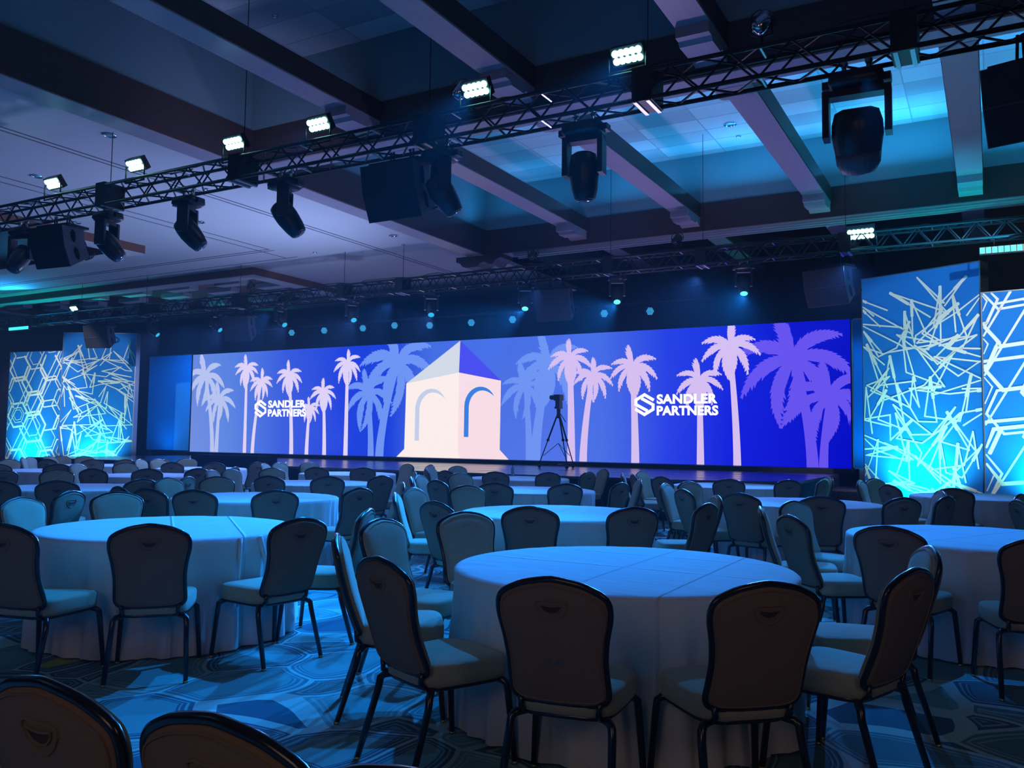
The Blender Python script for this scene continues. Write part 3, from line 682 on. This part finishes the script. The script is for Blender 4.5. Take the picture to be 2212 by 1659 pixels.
M2 = [(-21.61, .9, 1.9, CY, 'far moving-head light right of the leftmost far speaker'), (-18.96, .9, 1.7, CY, 'far moving-head light left of the second far speaker'),
      (-16.47, .9, 1.4, CY, 'far moving-head light right of the second far speaker'), (-14.03, .8, 1.0, CY, 'far moving-head light above the left blue palms, lens facing us'),
      (-11.6, .7, .6, CY, 'far moving-head light above the pale building on the screen'), (-9.05, .6, .45, CY2, 'far moving-head light left of the dark speaker over mid-stage'),
      (-6.85, .6, .4, CY2, 'far moving-head light right of the dark speaker over mid-stage'), (-4.19, .5, .3, CY2, 'far moving-head light left of the right-hand far speaker')]
for i, (x, tl, pn, lc, lb) in enumerate(M2):
    moving_head(x, T2Y + .15, 5.0, tl, pn, .85, lb, lc, G2, spot=((x * .95 + 1.2, 5.2, .6), 6500, (.01, .25, .95), 30) if x > -9.5 else ((x * .9 + .2, 10.6, .7), 1000, (.10, .24, .9), 66))
for x in (-16.5, -12.5, -8.5, -5.0, -2.2):  # extra spots added under the far truss to brighten the rear tables
    lamp('SPOT', 'beam_lamp', (x, T2Y - .2, 4.7), (x + .3, 11.2, .7), 1500, (.06, .25, 1.0), .05, 64, .8)
def led_panel(x, y, z, sx, rows, cols, label, group, col_=(.35, 1.0, .92), st=12, aim=None, pw=0, c=(.0, .25, 1), ang=60, tilt=50):
    t = thing('wash_light', label, 'stage light', (x, y, z), 0, group)
    Rm = Matrix.Translation((0, 0, .14)) @ Matrix.Rotation(R(90 + tilt), 4, 'X')   # face looks to -Y and down
    h = sx * .5; m = MB(); m.box(-sx / 2 - .02, sx / 2 + .02, -h / 2 - .02, h / 2 + .02, -.10, -.004, M=Rm); m.build('housing', M_BLACK2, t)
    m = MB(); m.tube([(-sx / 2 - .05, 0, -.12), (-sx / 2 - .05, 0, .14)], .012, 6); m.tube([(sx / 2 + .05, 0, -.12), (sx / 2 + .05, 0, .14)], .012, 6); m.tube([(-sx / 2 - .05, 0, -.11), (sx / 2 + .05, 0, -.11)], .012, 6); m.build('yoke', M_BLACK, t)
    for i in range(cols):
        for j in range(rows):
            px = -sx / 2 + (i + .5) * sx / cols; py = -h / 2 + (j + .5) * h / rows; r_ = min(sx / cols, h / rows) * .6
            m = MB(); m.lathe([(r_, .001), (r_ * .95, .014), (r_ * .5, .022), (.001, .024)], 10, M=Rm @ Matrix.Translation((px, py, 0))); m.build('lens', glow('led_' + str(col_), col_, st), t)
    if pw: lamp('SPOT', 'wash_lamp', (x, y - .12, z + .08), aim, pw, c, .06, ang, .7)
WL = [(-13.21, 'leftmost lit wash light standing on the near truss', 260), (-11.17, 'second lit wash light from the left on the near truss', 260), (-9.09, 'lit wash light near a truss joint, third from the left', 260),
      (-7.55, 'lit wash light left of the central hanging speaker, on top of the near truss', 330), (-5.15, 'lit wash light right of the small chrome spotlight on the near truss', 1500), (-3.27, 'brightest, rightmost lit wash light on the near truss', 1300)]
for x, lb, pw in WL: led_panel(x, T1Y + .0, 5.36, .32, 2, 5, lb, 'wash lights on the near truss', aim=(x - .6, 4.6, .5), pw=pw, tilt=38)
led_panel(-25.15, T2Y, 5.26, .3, 2, 5, 'small green-white wash light on the far truss above the left stick panel', 'wash lights on the far truss', tilt=45)
led_panel(-2.02, T2Y, 5.14, .44, 2, 6, 'bright wash light on the far truss above the gap left of the stick panel', 'wash lights on the far truss', tilt=40)
def led_bar(x, y, z, L_, c, st, label):
    t = thing('light_bar', label, 'stage light', (x, y, z), 0, 'light bars under the far truss')
    m = MB(); m.box(-L_ / 2, L_ / 2, -.05, .06, .0, .12); m.build('housing', M_BLACK2, t)
    n = int(L_ / .09)
    for i in range(n):
        m = MB(); px = -L_ / 2 + (i + .5) * L_ / n; m.box(px - .038, px + .038, -.062, -.051, .01, .11); m.build('lens', glow('bar_' + str(c), c, st), t)
    m = MB(); m.tube([(-L_ * .3, 0, .12), (-L_ * .3, 0, 5.0 - z)], .012, 6); m.tube([(L_ * .3, 0, .12), (L_ * .3, 0, 5.0 - z)], .012, 6); m.build('hanger', M_BLACK, t)
led_bar(-27.99, T2Y, 4.86, 1.1, (.05, .75, .85), 1.4, 'long cyan light bar hanging at the left end of the far truss')
led_bar(.42, T2Y, 4.71, 1.1, (.12, .95, .85), 1.8, 'long cyan light bar hanging over the right honeycomb panel')
lamp('AREA', 'bar_lamp', (-.6, T2Y - .25, 5.0), (-.8, T2Y + .6, 6.1), 26, (.02, .55, 1), 2.2, size_y=.3)
lamp('AREA', 'bar_lamp', (-28.0, T2Y - .2, 5.4), (-27, 12, 6.2), 75, (.02, .36, 1), 1.2)
# round LED cans on the batten
for i, (x, z) in enumerate(((-20.05, 4.88), (-18.65, 4.88), (-17.07, 4.87), (-15.84, 4.89), (-14.54, 4.82), (-13.08, 4.82), (-11.71, 4.83), (-8.92, 4.83), (-7.64, 4.81))):
    od = ('first', 'second', 'third', 'fourth', 'fifth', 'sixth', 'seventh', 'eighth', 'ninth')[i]
    t = thing('par_can', od + ' round blue lamp from the left on the rear batten', 'stage light', (x, 20.8, z), R(32), 'round lamps on the rear batten')
    Rm = Matrix.Rotation(R(100), 4, 'X')
    m = MB(); m.lathe([(.09, -.2), (.115, -.16), (.12, 0), (.112, .0)], 16, M=Rm); m.build('can', M_BLACK2, t)
    m = MB()
    for a in range(-3, 4):
        for c_ in range(-3, 4):
            px, py = (a + (c_ % 2) * .5) * .03, c_ * .027
            if math.hypot(px, py) < .095: m.lathe([(.0105, .002), (.008, .008), (.001, .009)], 6, M=Rm @ Matrix.Translation((px, py, 0)))
    m.build('lens', glow('par_blue', (.06, .5, 1.0), 1.5), t)
    m = MB(); m.tube([(-.13, 0, 0), (-.13, .02, .18), (.13, .02, .18), (.13, 0, 0)], .009, 6); hk = Matrix.Rotation(R(-32), 3, 'Z') @ Vector((0, .15, 5.06 - z)); m.tube([(0, .02, .18), tuple(hk)], .01, 6); m.build('yoke', M_BLACK, t)
# small chrome spots standing on the trusses
for x, y, z, lb in ((-5.42, T1Y + .1, 5.3, 'small chrome spotlight with a wire loop, upright on the near truss'), (-1.9, T1Y + .1, 5.3, 'small chrome can light at the top right of the photo'),
                    (-17.55, T2Y + .1, 5.3, 'small clamp-on lamp upright on the far truss above the timber bay'), (-8.86, T2Y + .1, 5.3, 'small clamp-on lamp upright on the far truss under the carved bracket'), (-5.53, T2Y + .1, 5.3, 'small clamp-on lamp upright on the far truss, right of mid-stage')):
    t = thing('spotlight', lb, 'stage light', (x, y, z), .4, 'upright spots on the trusses')
    m = MB(); m.tube([(0, 0, 0), (0, 0, .14)], .014, 6); m.tube([(-.1, 0, .3), (-.1, 0, .16), (0, 0, .13), (.1, 0, .16), (.1, 0, .3)], .01, 6); m.build('yoke', M_BLACK, t)
    m = MB(); m.lathe([(.05, -.1), (.075, -.07), (.08, .1), (.07, .1)], 16, M=Matrix.Translation((0, 0, .27)) @ Matrix.Rotation(R(35), 4, 'Y')); m.build('can', M_CHROME if x > -6 and z > 5 and y < 10 else M_BLACK2, t)
    m = MB(); m.tube([(.12 * math.cos(a) + .02, .02, .32 + .1 * math.sin(a)) for a in [2 * PI * k / 14 for k in range(14)]], .008, 5, closed=True); m.build('safety_loop', M_BLACK, t)
# unseen up-spots added to lift the ceiling with lavender light
lamp('SPOT', 'ceiling_fill_lamp', (-12.5, 14.85, 1.1), (-15.5, 12.0, 6.2), 1150, (.42, .55, 1.0), .3, 130, 1)
lamp('SPOT', 'ceiling_fill_lamp', (-9.0, 8.7, 5.45), (-15.5, 13, 6.2), 60, (.50, .50, 1.0), .3, 165, 1)
lamp('SPOT', 'ceiling_fill_lamp', (-5.5, 14.9, 1.1), (-5.5, 13.5, 6.4), 420, (.62, .45, 1.0), .3, 165, 1)
# hanging speakers
def speaker(x, y, z, s, yaw, top, label):
    t = thing('hanging_speaker', label, 'speaker', (x, y, z), yaw, 'hanging speakers on the trusses')
    for k, (zz, tl) in enumerate(((1, 11), (-1, 24))):
        m = MB(); W_, h, d = .43 * s, .185 * s, .27 * s
        Rm = Matrix.Translation((0, -d, 0)) @ Matrix.Rotation(R(tl), 4, 'X') @ Matrix.Translation((0, d, zz * h))
        vs_ = [Rm @ Vector(p) for p in ((-W_, -d, -h), (W_, -d, -h), (W_, -d, h), (-W_, -d, h), (-W_ * .72, d, -h * .72), (W_ * .72, d, -h * .72), (W_ * .72, d, h * .72), (-W_ * .72, d, h * .72))]
        m.add(vs_, [(0, 1, 2, 3), (5, 4, 7, 6), (1, 5, 6, 2), (4, 0, 3, 7), (3, 2, 6, 7), (4, 5, 1, 0)]); cab = m.build('cabinet', M_BOX, t)
        m = MB(); m.box(-W_ * .97, W_ * .97, -d - .015, -d - .001, -h * .94, h * .94, M=Rm); m.build('grille', M_GRILLE, cab)
        for sx in (-1, 1):
            m = MB()
            a = math.atan2(W_ * .28, 2 * d) * sx
            Q = Rm @ Matrix.Translation((sx * W_ * .865, -.02, 0)) @ Matrix.Rotation(a, 4, 'Z'); m.box(-.012, .012, -.05 * s, .05 * s, -.075 * s, .075 * s, M=Q); m.box(-.016, .016, -.018 * s, .018 * s, -.11 * s, .11 * s, M=Q)
            m.build('handle', M_DARKHOLE, cab)
    m = MB(); m.box(-.40 * s, .40 * s, -.2 * s, .24 * s, .40 * s, .44 * s); m.build('rigging_frame', M_BLACK, t)
    zt = top - z
    for sx in (-.16, .16):
        m = MB(); m.tube([(sx * s - .02, 0, zt), (sx * s - .03, 0, .44 * s), (sx * s + .03, 0, .44 * s), (sx * s + .02, 0, zt)], .014, 6); m.build('sling', M_BLACK, t)
    m = MB()
    for k in range(3): m.tube([(.30 * s + .09 * math.cos(a) + .02 * k, .30 * s + .02 * k, -.02 + (.1 - .015 * k) * math.sin(a)) for a in [2 * PI * i / 14 for i in range(14)]], .008, 5, closed=True)
    m.tube([(.3 * s, .3 * s, .1), (.22, .2, .3), (.1, .1, .5), (.1, 0, zt)], .008, 5); m.build('cable', M_BLACK, t)
for a in ((-13.15, T1Y + .15, 4.42, .9, .1, 5.0, 'hanging black speaker near the left end of the near truss'), (-6.3, T1Y + .15, 4.42, .93, .0, 5.0, 'large hanging black speaker at the middle of the near truss'), (.42, T1Y + .15, 4.32, .9, -.25, 5.0, 'hanging black speaker cut by the upper right picture edge'),
          (-23.96, T2Y + .15, 4.42, .95, .35, 5.0, 'hanging speaker in front of the left stick panel'), (-17.93, T2Y + .15, 4.36, .95, .25, 5.0, 'second hanging speaker from the left on the far truss'), (-8.27, T2Y + .15, 4.36, .95, .05, 5.0, 'hanging speaker on the far truss right of the pale building'),
          (-2.56, T2Y + .15, 4.32, .95, -.35, 5.0, 'hanging speaker on the far truss beside the right stick panel')): speaker(*a)
# ------------------------------------------------------------------ round tables under white cloths
def cloth_mesh(seed, tied=False):
    q = random.Random(seed); n = 168; m = MB(); ph = [(k, q.uniform(0, 6.28), q.uniform(.4, 1)) for k in (9, 17, 26, 37)]
    def fold(a): return sum(w_ * (1 - 1.9 * abs(math.sin(k * a / 2 + p))) for k, p, w_ in ph) / 1.7
    prof = [(.0001, .764, 0), (.3, .764, 0), (.6, .763, 0), (.8, .763, 0), (.885, .762, 0), (.908, .758, 0), (.920, .748, .0), (.926, .72, .05), (.930, .64, .16), (.934, .54, .3), (.940, .42, .48), (.945, .30, .66), (.95, .18, .82), (.955, .08, .95), (.958, .012, 1)]
    rings = []
    for r_, z, t in prof:
        rg = []
        for i in range(n):
            a = 2 * PI * i / n; f = fold(a); rr = r_ - .012 * min(1, t * 4) + t ** .8 * (.046 * f) if r_ > .9 else r_
            zz = z + (.0025 * noise.noise(Vector((r_ * math.cos(a) * 5, r_ * math.sin(a) * 9, seed))) if 0 < r_ < .89 else 0)
            if z < .05: zz = z + .02 * max(0, f)
            rg.append((rr * math.cos(a), rr * math.sin(a), zz))
        rings.append(rg)
    m.loft(rings, cap0=False, cap1=False)
    return m.mesh('tablecloth', M_CLOTH)
CLM = [cloth_mesh(s_) for s_ in (1, 2, 3)]
m = MB(); m.lathe([(.88, .72), (.9, .725), (.9, .75), (.88, .752)], 40); TOPM = m.mesh('tabletop', mat('plywood', (.4, .28, .16), .6))
TABLES = {'T1': (-1.77, 4.41), 'T2': (-5.39, 4.38), 'T3': (-3.64, 7.38), 'T4': (-0.12, 7.39), 'T5': (-1.98, 10.37), 'T6': (-3.68, 13.78), 'T7': (-0.12, 13.30), 'T8': (-5.60, 10.45), 'T9': (-7.48, 13.57), 'T10': (-7.31, 7.10), 'T11': (-8.93, 9.85), 'T12': (-10.86, 12.89), 'T13': (-10.37, 6.95), 'T14': (-12.68, 9.81), 'T15': (-15.67, 9.83), 'T16': (-14.68, 12.68), 'T17': (-17.65, 12.31)}
NAMES = {'T1': 'first-row centre table', 'T2': 'first-row left table', 'T13': 'second-row table first from left', 'T10': 'second-row table second from left', 'T3': 'second-row table third from left', 'T4': 'second-row table at right edge',
         'T15': 'third-row table first from left', 'T14': 'third-row table second from left', 'T11': 'third-row table third from left', 'T8': 'third-row table fourth from left', 'T5': 'third-row table fifth from left',
         'T17': 'back-row table first from left', 'T16': 'back-row table second from left', 'T12': 'back-row table third from left', 'T9': 'back-row table fourth from left', 'T6': 'back-row table fifth from left', 'T7': 'back-row table at right edge',
         'T0': 'unseen table beyond the left edge', 'T18': 'unseen table beyond the right edge', 'T19': 'unseen left-edge table of row two'}
for i, (k, (x, y)) in enumerate(TABLES.items()):
    lb = 'round banquet table under a floor-length white cloth, ' + NAMES[k].replace(' table', '')
    if k == 'T1': lb = 'largest round white-clothed table, in the centre of the first row'
    if k == 'T2': lb = 'round white-clothed table with a tucked, tied skirt, left in the first row'
    t = thing('round_table', lb, 'table', (x, y, 0), i * .9, 'white-clothed round tables')
    c_ = bpy.data.objects.new('tablecloth', CLM[i % 3]); col.objects.link(c_); c_.parent = t
    c_ = bpy.data.objects.new('tabletop', TOPM); col.objects.link(c_); c_.parent = t
    m = MB(); m.lathe([(.3, .0), (.3, .03), (.05, .06), (.04, .70), (.25, .72)], 20); m.build('pedestal', M_BLACK, t)
# tied cloth tails on the left first-row table
tt = [o for o in bpy.data.objects if o.get('label', '').startswith('round white-clothed table with a tucked')][0]
def tail(ang0, ang1, r0, r1, z0, z1, wd):
    m = MB(); P = []
    for k in range(9):
        t = k / 8; a = R(ang0 + (ang1 - ang0) * t); rr = r0 + (r1 - r0) * t; P.append(Vector((rr * math.cos(a), rr * math.sin(a), z0 + (z1 - z0) * t)))
    m.tube(P, [wd * (1 - .55 * k / 8) for k in range(9)], 8); return m
for a0, a1, z1, wd in ((-10, -12, .30, .016), (0, 7, .34, .022), (12, 13, .52, .014)):
    o = tail(a0, a1, .925, .965, .75, z1, wd).build('cloth_tail', M_CLOTH, tt); o.rotation_euler.z = -tt.rotation_euler.z

# ------------------------------------------------------------------ banquet chairs
OUT = [(0, 1.0), (.06, .985), (.115, .962), (.155, .93), (.185, .90), (.207, .865), (.217, .82), (.22, .77), (.218, .71), (.212, .65), (.202, .56), (.195, .46), (.191, .36), (.192, .24), (.194, .13), (.190, .07), (.172, .03), (.14, .008), (.07, 0), (0, -.002)]
def crom(P):      # smooth the outline
    o = []
    for i in range(len(P) - 1):
        p0, p1, p2, p3 = P[max(i - 1, 0)], P[i], P[i + 1], P[min(i + 2, len(P) - 1)]
        if i == 0: p0 = (-P[1][0], P[1][1])
        if i == len(P) - 2: p3 = (-P[-2][0], P[-2][1])
        for t in (0, .5):
            o.append(tuple(.5 * (2 * p1[k] + (p2[k] - p0[k]) * t + (2 * p0[k] - 5 * p1[k] + 4 * p2[k] - p3[k]) * t * t + (3 * p1[k] - p0[k] - 3 * p2[k] + p3[k]) * t ** 3) for k in (0, 1)))
    return o + [P[-1]]
OUT = crom(OUT)
OUTL = OUT + [(-x, v) for x, v in OUT[-2:0:-1]]
def bp(x, v, off):   # a point on the reclined back; off = distance forward of its mid-surface
    z = .425 + .495 * v; y = -.20 - .145 * v - .018 * math.sin(PI * min(max(v, 0), 1)) + .25 * x * x
    return (x, y + off * .96, z + off * .26)
def ring(s_, off, bulge=0):
    return [bp(x * s_, .5 + (v - .5) * s_, off) for x, v in OUTL]
def chair(x=0):
    t = thing('banquet_chair', 'chair', 'chair')
    m = MB(); m.loft([ring(.985, 0), ring(.97, .018), ring(.92, .03), ring(.75, .042), ring(.45, .048), ring(.1, .05)], cap0=False); 
    m.build('backrest', M_TAN, t)
    m = MB(); m.loft([ring(.985, -.002), ring(.95, -.016), ring(.92, -.019), ring(.5, -.021), ring(.05, -.021)][::-1], cap1=False); br = m.build('back_panel', M_BACKTAN, t)
    m = MB(); m.tube(ring(1, 0), .0135, 8, closed=True); m.build('back_frame', M_FRAME, t)
    m = MB(); m.tube(ring(.93, -.0195), .0035, 5, closed=True); m.build('piping', M_BACKTAN, t); m = MB(); m.tube(ring(.93, .030), .0035, 5, closed=True); m.build('piping', M_TAN, t)
    # flat smile-shaped patch for the grab recess, its shade painted in brown
    m = MB(); U = [(-.05, .002), (-.028, -.001), (0, -.004), (.028, -.001), (.05, .002), (.046, -.012), (.028, -.026), (0, -.031), (-.028, -.026), (-.046, -.012)]
    P = [bp(u * .8, .815 + v / .495, -.0225) for u, v in U]; m.add(P, [(0, 1, 2, 3, 4, 5, 6, 7, 8, 9)], 0)
    m.tube([bp(u * .84, .815 + v / .495, -.023) for u, v in U], .003, 5, mi=1, closed=True)
    O_ = [(-.074, .014), (-.05, .021), (0, .019), (.05, .021), (.074, .014), (.076, -.004), (.058, -.032), (.03, -.052), (0, -.058), (-.03, -.052), (-.058, -.032), (-.076, -.004)]
    m.tube([bp(u * .82, .815 + v * .9 / .495, -.0215) for u, v in O_], .0042, 5, mi=1, closed=True)
    m.build('handle', [mat('recess_shade_brown', (.08, .058, .045), .8, spec=.1), M_BACKTAN], t)
    # seat
    def so(k, z):
        P = []
        for i in range(32):
            a = 2 * PI * i / 32; cx_, sy = math.cos(a), math.sin(a); e = .42
            px = math.copysign(abs(cx_) ** e, cx_); py = math.copysign(abs(sy) ** e, sy)
            P.append((px * k * (.218 + .018 * py), py * k * .225 + .015, z))
        return P
    m = MB(); m.loft([so(.93, .378), so(.985, .384), so(1.0, .41), so(1.0, .455), so(.985, .468), so(.93, .477), so(.7, .482), so(.3, .485)]); m.build('seat', M_TAN, t)
    m = MB(); m.tube([(px * .95, py * .95, z) for px, py, z in so(.95, .374)], .012, 6, closed=True)
    for sx in (-1, 1): m.tube([(sx * .15, -.17, .37), (sx * .155, -.215, .40), (sx * .16, -.215, .45)], .013, 6)
    m.build('seat_frame', M_FRAME, t)
    for sx in (-1, 1):
        for P in ([(sx * .16, .17, .374), (sx * .205, .19,   .366), (sx * .222, .203, .35), (sx * .226, .207, .31), (sx * .245, .235, .008)], [(sx * .15, -.16, .374), (sx * .19, -.185,   .366), (sx * .203, -.2, .35), (sx * .206, -.206, .31), (sx * .222, -.30, .008)]):
            m = MB(); m.tube(P, [.016, .0175, .0175, .017, .014], 8); lg = m.build('leg', M_FRAME, t)
            m = MB(); e = P[-1]; m.lathe([(.015, .0), (.016, .006), (.0135, .014)], 10, M=Matrix.Translation((e[0], e[1], 0))); m.build('glide', M_BRASS, lg)
    return t
CHAIRS = [
    ('T2', -4.94, 2.87, 107, 5), ('T2', -4.28, 3.34, 137, 4), ('T2', -3.88, 4.16, 172, 3),
    ('', -1.77, 1.11, 90, -1), ('', -1.28, 1.13, 90, -1), ('', -0.82, 1.15, 90, -1),
    ('T2', -6.90, 4.14, 9, 9), ('T0', -7.41, 4.92, -162, 2), ('T2', -6.94, 5.05, -24, 10),
    ('T13', -9.13, 5.89, 139, 4), ('T13', -9.54, 5.48, 119, 5), ('T15', -17.37, 10.14, -10, 10),
    ('T19', -14.50, 8.33, -60, 0), ('T19', -12.22, 7.07, -177, 3), ('T13', -11.93, 7.68, -25, 10),
    ('T14', -14.16, 9.48, 12, 9), ('T14', -12.00, 8.30, 114, 5), ('T17', -17.20, 10.85, 107, 5),
    ('T15', -14.20, 9.15, 155, 4), ('T17', -19.38, 12.57, -9, 9), ('T17', -19.02, 12.92, -24, 10),
    ('T17', -16.46, 11.36, 141, 4), ('T17', -18.76, 11.26, 43, 6), ('T17', -19.10, 11.63, 25, 7),
    ('T17', -19.15, 12.13, 7, 8), ('T17', -16.15, 11.92, 165, 3), ('T14', -14.09, 10.40, -23, 10),
    ('T16', -16.13, 12.26, 16, 8), ('T16', -16.19, 12.76, -3, 9), ('T17', -16.32, 13.08, -150, 2),
    ('T16', -13.95, 11.33, 118, 5), ('T16', -16.14, 13.52, -30, 10), ('T16', -13.35, 11.84, 148, 3),
    ('T14', -11.48, 8.87, 142, 4), ('T14', -11.17, 9.58, 171, 3), ('T11', -10.46, 9.22, 22, 8),
    ('T13', -8.85, 6.77, 173, 3), ('T10', -7.66, 5.59, 77, 7), ('T10', -7.16, 5.55, 95, 6),
    ('T10', -8.83, 7.11, 0, 9), ('T13', -8.94, 7.51, -159, 2), ('T10', -6.69, 5.70, 114, 5),
    ('T10', -8.69, 7.75, -25, 10), ('T11', -10.58, 9.71, 5, 9), ('T14', -11.29, 10.46, -155, 2),
    ('T16', -13.15, 12.77, -176, 2), ('T12', -12.49, 12.32, 19, 8), ('T12', -12.59, 12.81, 3, 9),
    ('T16', -13.42, 13.89, -136, 1), ('T11', -10.51, 10.53, -23, 10), ('T11', -8.44, 8.41, 108, 5),
    ('T12', -12.46, 13.55, -22, 10), ('T12', -10.36, 11.45, 109, 5), ('T11', -7.79, 8.84, 138, 4),
    ('T10', -6.09, 6.17, 143, 4), ('T12', -9.69, 11.91, 140, 3), ('T11', -7.43, 9.54, 168, 3),
    ('T10', -5.78, 7.05, 178, 2), ('T2', -3.99, 4.98, -157, 2), ('T12', -10.53, 14.38, -103, 0),
    ('T11', -7.93, 11.01, -131, 1), ('T10', -6.11, 8.24, -136, 1), ('T8', -6.91, 9.52, 36, 7),
    ('T3', -4.97, 6.60, 31, 7), ('T3', -5.37, 7.42, -1, 8), ('T8', -7.18, 10.09, 13, 8),
    ('T9', -8.66, 12.36, 46, 7), ('T9', -9.17, 13.22, 12, 8), ('T12', -9.92, 14.33, -123, 1),
    ('T8', -6.14, 9.00, 69, 6), ('T3', -4.04, 5.91, 75, 6), ('T9', -7.94, 11.91, 75, 6),
    ('T9', -9.13, 14.08, -17, 9), ('T8', -7.18, 11.15, -24, 9), ('T3', -5.17, 8.18, -27, 9),
    ('T8', -5.26, 8.96, 103, 5), ('T9', -7.09, 12.09, 105, 5), ('T9', -6.35, 12.55, 138, 3),
    ('T8', -4.51, 9.38, 136, 3), ('T3', -3.16, 5.93, 108, 5), ('T1', -3.30, 5.20, -27, 9),
    ('T9', -5.98, 13.32, 171, 2), ('T9', -6.33, 14.80, -133, 0), ('T6', -5.35, 13.26, 17, 8),
    ('T6', -5.02, 12.89, 34, 7), ('T8', -4.10, 10.14, 168, 2), ('T8', -4.27, 11.23, -150, 1),
    ('T6', -5.36, 14.18, -13, 9), ('T6', -4.36, 12.38, 64, 6), ('T5', -3.60, 10.35, 1, 8),
    ('T5', -3.54, 11.12, -26, 9), ('T5', -3.01, 9.24, 48, 6), ('T3', -2.48, 6.40, 140, 3),
    ('T6', -3.32, 12.30, 104, 4), ('T6', -2.57, 12.73, 137, 3), ('T5', -2.28, 8.87, 79, 5),
    ('T3', -2.36, 8.31, -144, 0), ('T3', -2.13, 7.22, 174, 2), ('T4', -1.66, 7.12, 10, 7),
    ('T4', -1.29, 6.41, 40, 6), ('T4', -1.58, 8.00, -23, 8), ('T5', -1.49, 8.93, 109, 3),
    ('T6', -2.20, 13.41, 166, 2), ('T6', -2.30, 14.53, -151, 0), ('T7', -1.70, 13.41, -4, 7),
    ('T7', -1.60, 14.19, -31, 8), ('T7', -1.20, 12.22, 45, 6), ('T5', -0.78, 9.30, 138, 2),
    ('T7', -0.43, 11.81, 78, 5), ('T5', -0.52, 10.93, -159, 0), ('T5', -0.42, 9.88, 163, 1),
    ('T18', 0.20, 9.70, 22, 6), ('T18', 0.26, 10.87, -22, 8), ('T4', -0.59, 5.94, 72, 5),
    ('T1', -0.30, 3.99, 164, 2), ('T1', -0.29, 4.90, -162, 1), ('T4', 0.24, 5.71, 102, 3),
    ('T1', -2.33, 2.99, 69, 6), ('T1', -3.08, 3.58, 33, 7), ('T1', -3.45, 4.43, -1, 8),
    ('T1', -1.46, 2.92, 102, 5), ('T1', -0.74, 3.28, 132, 3)]

SIDE = ['far right side', 'right side', 'near right side', 'near side right of middle', 'middle of the near side', 'near side left of middle', 'near left side', 'left side', 'far left side', 'far side left of middle', 'middle of the far side']
c0 = chair(); note_kids()
SPECIAL = ['foreground tan chair back cut by the lower left picture corner', 'tan chair back in the foreground, second from the left along the bottom edge', 'foreground chair of which only the black top rim shows at the bottom edge']
sp = 0
q = random.Random(4)
for i, (tb, x, y, hd, pos) in enumerate(CHAIRS):
    a = R(hd + q.uniform(-4, 4)); off = .338
    if not tb: off = .352; x += .02 if sp < 2 else .03; y -= 0 if sp < 2 else .045; a = R(hd)
    loc = (x + math.cos(a) * off, y + math.sin(a) * off, 0); rz = a - PI / 2
    if tb: lb = 'tan banquet chair, ' + SIDE[pos] + ' of the ' + NAMES[tb]; gp = 'tan chairs round the ' + NAMES[tb]
    else: lb = SPECIAL[sp]; sp += 1; gp = 'tan chairs in the foreground'
    if abs(x + 1.47) < .03 and tb == 'T1': scuff = (loc, rz)
    if i == 0: c0.location = loc; c0.rotation_euler = (0, 0, rz); c0['label'] = lb; c0['group'] = gp
    else:
        nc = copy_tree(c0, loc, rz, lb, gp, 'banquet_chair')
        if abs(x + 1.47) < .03 and tb == 'T1':      # silvery scuff marks on the back of this one chair
            nc['label'] = 'tan banquet chair with silvery scuff marks on its back, centre foreground, first-row centre table'
            m = MB(); qq = random.Random(2)
            for k in range(9):
                u, v = -.035 + .009 * k, .33 + .003 * k
                m.tube([bp(u, v, -.0225), bp(u + .006, v + .02 + qq.uniform(0, .03), -.0225), bp(u + .012, v + .004 * k, -.0225)], .0011, 4)
            m.build('scuff_mark', M_ALU, nc)
# water bottle on a back-row table
t = thing('water_bottle', 'upright blue-lit water bottle on the back-row table fourth from left', 'bottle', (-7.95, 14.2, .766))
m = MB(); m.lathe([(.03, 0), (.034, .01), (.034, .14), (.015, .18), (.013, .2)], 12); m.build('bottle', mat('bottle_plastic', (.3, .5, .7), .2), t)
m = MB(); m.lathe([(.015, .2), (.015, .222)], 12); m.build('cap', M_BLACK, t)
